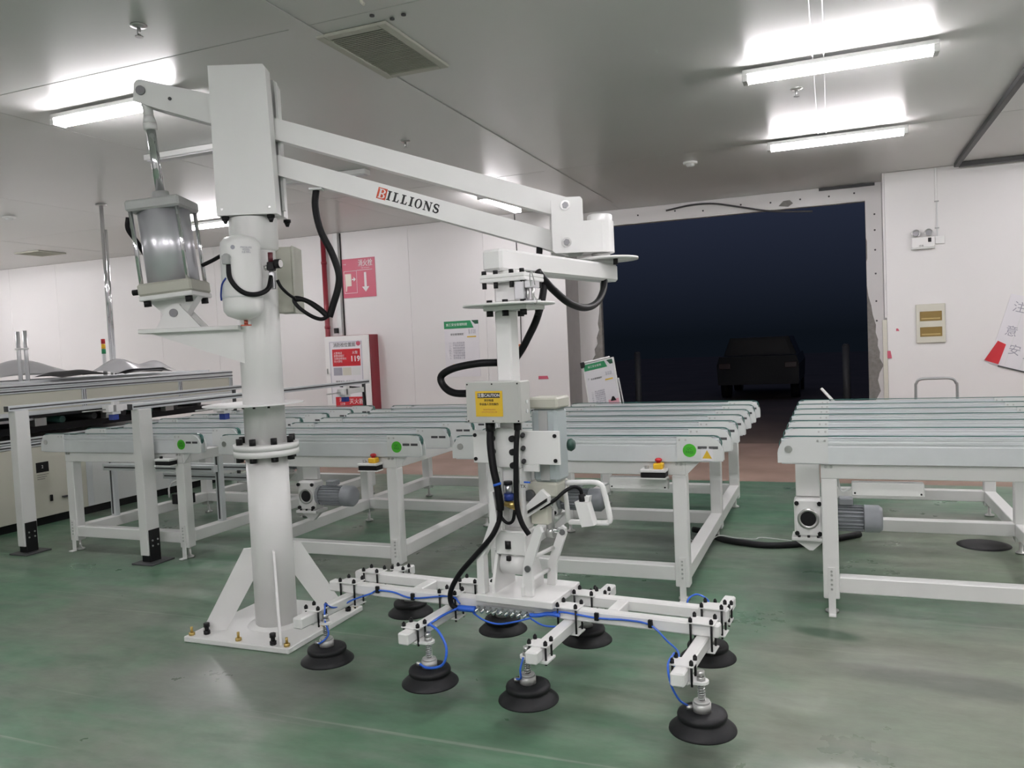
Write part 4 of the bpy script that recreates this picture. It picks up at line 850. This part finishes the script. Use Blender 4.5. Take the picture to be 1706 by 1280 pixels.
for z in (.9, 1.9, 2.9): obj('pipe_clamp', MB().lathe((0, -.07, z), [(.038, -.02), (.044, -.02), (.044, .02), (.038, .02)], 20), DRED, t)
t = wall_thing('cable_trunking', 'grey vertical cable trunking beside the red fire pipe', 'trunking', -7.10, 0)
obj('trunk', box(-.05, .03, -.05, -.001, 1.76, HC - .005, .003), GREYP, t); obj('black_cable', MB().cyl((.06, -.012, 1.76), (.06, -.012, HC - .01), .010, 8), BLACK, t); obj('junction', box(-.09, -.02, -.09, -.051, 1.80, 1.88, .004), BLACK, t)
def notice(parent, w, h, y):
    obj('sheet', box(-w / 2, w / 2, y - .004, y, -h / 2, h / 2, 0), PAPER, parent)
    obj('header_band', MB().prism([(-w / 2, h / 2 - .11), (.20, h / 2 - .11), (.20 - .05, h / 2), (-w / 2, h / 2)] if w > .4 else [(-w / 2, h / 2 - .08), (w * .3, h / 2 - .08), (w * .22, h / 2), (-w / 2, h / 2)], y - .006, y - .0042, 'xz'), GRNH, parent)
    obj('corner_flash', MB().prism([(w * .30, h / 2), (w / 2, h / 2), (w / 2, h / 2 - .055), (w * .40, h / 2 - .055)], y - .006, y - .0042, 'xz'), mat('deep_green_print', (.01, .08, .04), .5), parent)
    text('header_text', '施工安全管理制度' if w > .4 else '施工安全管理', w * .078, WINK, parent, (-w * .13, y - .0068, h / 2 - (.055 if w > .4 else .04)))
    text('notice_heading', '安全管理规定', w * .065, INK, parent, (-w * .13, y - .0055, h / 2 - .19 * h / .83 - .01))
    text('notice_lines', '一、进入车间必须\n二、严禁违章操作\n三、保持通道畅通\n四、注意用电安全\n五、下班切断电源\n六、遵守操作规程\n七、发现隐患上报', w * .058, GINK, parent, (-w * .15, y - .0055, -.03 * h), sp=1.15)
    text('notice_lines', '第一条 安全\n第二条 文明\n第三条 整洁', w * .04, GINK, parent, (w * .31, y - .0055, h * .30), sp=1.0)
    obj('yellow_tab', box(w * .16, w * .42, y - .006, y - .0042, h * .20, h * .22, 0), SAFETY, parent); obj('yellow_tab', box(-w * .28, -w * .02, y - .006, y - .0042, -h * .29, -h * .27, 0), SAFETY, parent)
t = wall_thing('wall_notice', 'white safety notice with green header on the back wall, left of the tool post', 'poster', -5.045, 1.475)
notice(t, .555, .82, -.001)
t = thing('notice_easel', 'white notice board with green header standing at the left of the opening', 'notice board', (-2.56, 9.3, 0), R(-4))
bd = bpy.data.objects.new('board', None); C.objects.link(bd); bd.parent = t; bd.location = (0, 0, .86); bd.rotation_euler = (R(-10), R(-11), 0)
obj('board_backing', box(-.205, .205, .004, .018, -.72, .42, .003), WHITE, bd); obj('top_clip', box(-.21, .16, -.005, .02, .4205, .44, .002), STEEL, bd); obj('corner_clip', box(-.225, -.17, -.012, .024, .37, .44, .003), BLACK, bd)
sub = bpy.data.objects.new('notice_sheet', None); C.objects.link(sub); sub.parent = bd; sub.location = (0, .003, .0)
notice(sub, .37, .80, 0); 
for o in list(sub.children): o.parent = bd
bpy.data.objects.remove(sub)
obj('pink_slip', box(.06, .19, -.012, -.008, -.42, -.08, 0), PINKP, bd); obj('slip_clip', MB().prism([(.09, -.10), (.16, -.10), (.135, -.05), (.115, -.05)], -.02, -.0125, 'xz'), BLACK, bd)
obj('stay', MB().cyl((-.19, .03, 1.05), (-.27, .45, .003), .009, 8), GREYP, t); obj('stay', MB().cyl((.19, .03, 1.05), (.22, .45, .003), .009, 8), GREYP, t)
obj('foot_rail', MB().cyl((-.30, -.13, .02), (.14, -.13, .02), .012, 8), GREYP, t)
for o, (x, z, w, h, lab) in zip((0, 2, 3), ((-3.80, 1.02, .15, .045, 'red tape strip on the back wall left of the opening'), (.635, 1.18, .05, .09, 'red tape tag at the right edge of the opening'), (.73, 1.475, .035, .03, 'tiny red sticker on the wall right of the opening'))):
    tag(obj('red_sticker', MB().prism([(-w / 2, -h / 2), (w / 2, -h / 2), (w / 2 - .015, h / 2), (-w / 2, h / 2)], -.004, -.001, 'xz'), PINK, None, (x, YW - (.013 if o == 2 else 0), z)), lab, 'sticker')
t = wall_thing('call_button', 'orange wall button on a thin black cable, just right of the tool post', 'button', -4.10, 1.46)
obj('button_box', box(-.045, .045, -.04, -.001, -.045, .045, .006), mat('orange_plastic', (.62, .16, .04), .4), t)
obj('button_face', box(-.025, .025, -.044, -.0402, -.02, .03, .002), CREAM, t)
obj('wall_wire', MB().tube([(-.01, -.012, .045), (0, -.012, .8), (-.015, -.012, 1.3), (-.03, -.012, HC - 1.47)], .007, 6), BLACK, t)
# emergency light, conduit, distribution panel
t = wall_thing('emergency_light', 'twin headed emergency light on the right wall', 'light', 1.015, 2.49)
obj('case', box(-.125, .125, -.07, -.001, -.065, .06, .008), WHITE, t); obj('indicator', box(.05, .085, -.073, -.0702, -.005, .045, .002), BLACK, t); obj('base_strip', box(-.125, .125, -.068, -.002, -.078, -.0655, .002), GREYP, t)
text('case_text', '应急', .025, INK, t, (-.02, -.0715, -.045))
for x in (-.075, .06):
    lh = obj('lamp_head', MB().lathe((x, -.035, .105), [(0, .03), (.03, .025), (.045, -.02), (.047, -.035), (.04, -.036), (.03, -.02), (0, -.018)], 24, 'y'), STEEL, t); obj('lens', MB().cyl((x, -.055, .105), (x, -.064, .105), .030, 16), ZINC, lh); obj('lamp_neck', MB().cyl((x, -.035, .06), (x, -.035, .075), .010, 8), STEEL, lh)
t = wall_thing('socket_conduit', 'white wall conduit running from the ceiling to a socket beside the emergency light', 'conduit', 1.17, 0)
obj('conduit', box(-.02, .006, -.018, -.001, 2.95, HC - .002, .003), WHITE, t); obj('conduit', box(-.006, .006, -.014, -.001, 2.55, 2.949, .002), GREYP, t); obj('socket', box(-.025, .075, -.03, -.001, 2.46, 2.549, .004), WHITE, t)
for z in (2.64, 2.95): obj('clip', box(-.025, .02, -.022, -.001, z, z + .012, .001), GREYC, t)
t = wall_thing('distribution_panel', 'cream electrical distribution panel with two brown windows on the right wall', 'panel', 1.082, 1.533)
obj('panel_frame', box(-.155, .155, -.03, -.001, -.23, .23, .006), CREAM, t)
for z in (.085, -.10):
    w = obj('window', box(-.115, .118, -.034, -.0302, z - .055, z + .058, .002), mat('amber_window', (.24, .16, .045), .25), t)
    obj('breaker_row', box(-.10, .10, -.037, -.0342, z - .035, z - .02, .001), mat('amber_light', (.48, .36, .14), .4), w)
# handwritten safety sheets on the right wall
t = wall_thing('handwritten_sheets', 'tilted white sheets with handwriting and a red tag, at the right picture edge', 'sign', 2.08, 1.36)
bd = obj('sheet_board', box(-.30, .42, -.012, -.002, -.42, .40, 0), PAPER, t, rot=(0, R(17), 0))
for (c, x, z) in (('注', -.18, .26), ('意', -.18, -.02), ('安', -.09, -.22), ('全', .07, -.24), ('请', .0, .14), ('走', .05, .34)): text('handwriting', c, .13, GINK, bd, (x, -.0135, z), (PI / 2, 0, 0))
obj('red_tag', MB().prism([(-.35, -.40), (-.20, -.41), (-.19, -.17), (-.28, -.15)], -.018, -.0125, 'xz'), RED, bd)
obj('bottom_edge', box(-.20, .42, -.02, -.0022, -.435, -.4205, .001), DARK, bd)
for x in (-.14, .02, .17): obj('sheet_joint', box(x, x + .006, -.0135, -.0122, -.40, .40, 0), GREYP, bd)
# loose cord over the opening
t = tag(obj('loose_cord', MB().tube([(-2.1, YR - .03, 3.262), (-1.75, YR - .05, 3.30), (-1.45, YR - .06, 3.285), (-1.1, YR - .08, 3.20), (-.7, YR - .10, 3.10), (-.2, YR - .12, 3.045)], .012, 8), DARK), 'loose dark cord hanging across the top of the opening', 'cord')
# hand truck and leaning rod behind the right conveyor
t = thing('hand_truck', 'grey tubular hand truck behind the rightmost conveyor, only its handle showing', 'hand truck', (1.0, 9.5, 0))
obj('handle_frame', MB().tube([(-.19, .1, .06), (-.19, .02, .80), (-.185, .0, .90), (-.14, -.01, .945), (0, -.012, .95), (.14, -.01, .945), (.185, .0, .90), (.20, .02, .80), (.20, .1, .06)], .014, 10), GALV, t)
for z in (.3, .6): obj('cross_tube', MB().cyl((-.19, .06, z), (.195, .06, z), .011, 8), GALV, t)
obj('toe_plate', box(-.2, .21, -.18, .1, .005, .015), GALV, t)
for x in (-.235, .245): obj('wheel', MB().lathe((x, .16, .1), [(.02, -.025), (.08, -.025), (.099, -.015), (.099, .015), (.08, .025), (.02, .025)], 24, 'x'), RUBBER, t)
tag(obj('leaning_rod', MB().cyl((-.13, 9.6, .86), (.62, 9.3, .006), .016, 10), WHITE), 'white rod leaning at the right side of the opening, behind the rightmost conveyor', 'rod')
# cables on the floor
t = tag(obj('floor_cable_cover', MB().tube([(-1.02, 6.12, .035), (-.90, 6.06, .03), (-.78, 5.9, .025), (-.60, 5.83, .022), (-.45, 5.80, .022), (-.28, 5.86, .022), (-.1, 6.0, .022), (.15, 6.25, .022)], .022, 10), RUBBER), 'thick black cable across the floor between the two right conveyors', 'cable')
tag(obj('floor_wire', MB().tube([(-1.0, 5.9, .01), (-.88, 5.72, .012), (-.80, 5.85, .06), (-.70, 5.98, .02), (-.55, 5.86, .045), (-.5, 5.9, .05), (-.3, 5.93, .03)], .004, 6), GREYP), 'thin white wire curled beside the black floor cable', 'wire')
tag(obj('rubber_scrap', MB().lathe((0, 0, 0), [(0, .012), (.13, .010), (.165, .003), (.165, .001)], 28), RUBBER, None, (.92, 6.17, 0)), 'flat black rubber disc on the floor under the rightmost conveyor', 'scrap')
# outside in the dark
car = thing('parked_car', 'dark car parked outside, barely visible through the opening', 'car', (-1.6, 19, 0))
CARM = mat('dark_car_paint', (.004, .005, .0075), .5, spec=.3)
obj('body', MB().prism([(-.88, .35), (.88, .35), (.9, .8), (.84, 1.0), (-.84, 1.0), (-.9, .8)], 0, 4.2, 'xz'), CARM, car)
obj('cabin', MB().prism([(-.82, 1.0), (.82, 1.0), (.66, 1.42), (-.66, 1.42)], .7, 3.2, 'xz'), CARM, car)
obj('rear_window', MB().prism([(-.68, 1.04), (.68, 1.04), (.58, 1.36), (-.58, 1.36)], .69, .699, 'xz'), BLACK, car)
for x in (-.72, .72): obj('tail_lamp', box(x - .13, x + .13, -.02, -.0005, .72, .85, .01), mat('unlit_lamp', (.03, .004, .005), .4), car)
for x in (-.78, .78):
    for y in (.8, 3.4): obj('wheel', MB().cyl((x - .1, y, .33), (x + .1, y, .33), .33, 24), RUBBER, car)
for x, lab in ((-3.25, 'pale post outside in the dark at the left of the opening'), (.2, 'pale post outside in the dark at the right of the opening')):
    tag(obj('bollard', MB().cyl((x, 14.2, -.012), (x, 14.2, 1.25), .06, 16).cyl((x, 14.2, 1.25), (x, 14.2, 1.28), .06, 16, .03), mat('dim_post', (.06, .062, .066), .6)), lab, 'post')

# lettering to plain meshes
dg = bpy.context.evaluated_depsgraph_get()
for o in [o for o in bpy.data.objects if o.type == 'FONT']:
    me = bpy.data.meshes.new_from_object(o.evaluated_get(dg)); nm = o.name
    n = bpy.data.objects.new(nm + '_m', me); C.objects.link(n); n.parent = o.parent; n.location = o.location; n.rotation_euler = o.rotation_euler; n.scale = o.scale
    cu = o.data; bpy.data.objects.remove(o); bpy.data.curves.remove(cu); n.name = nm
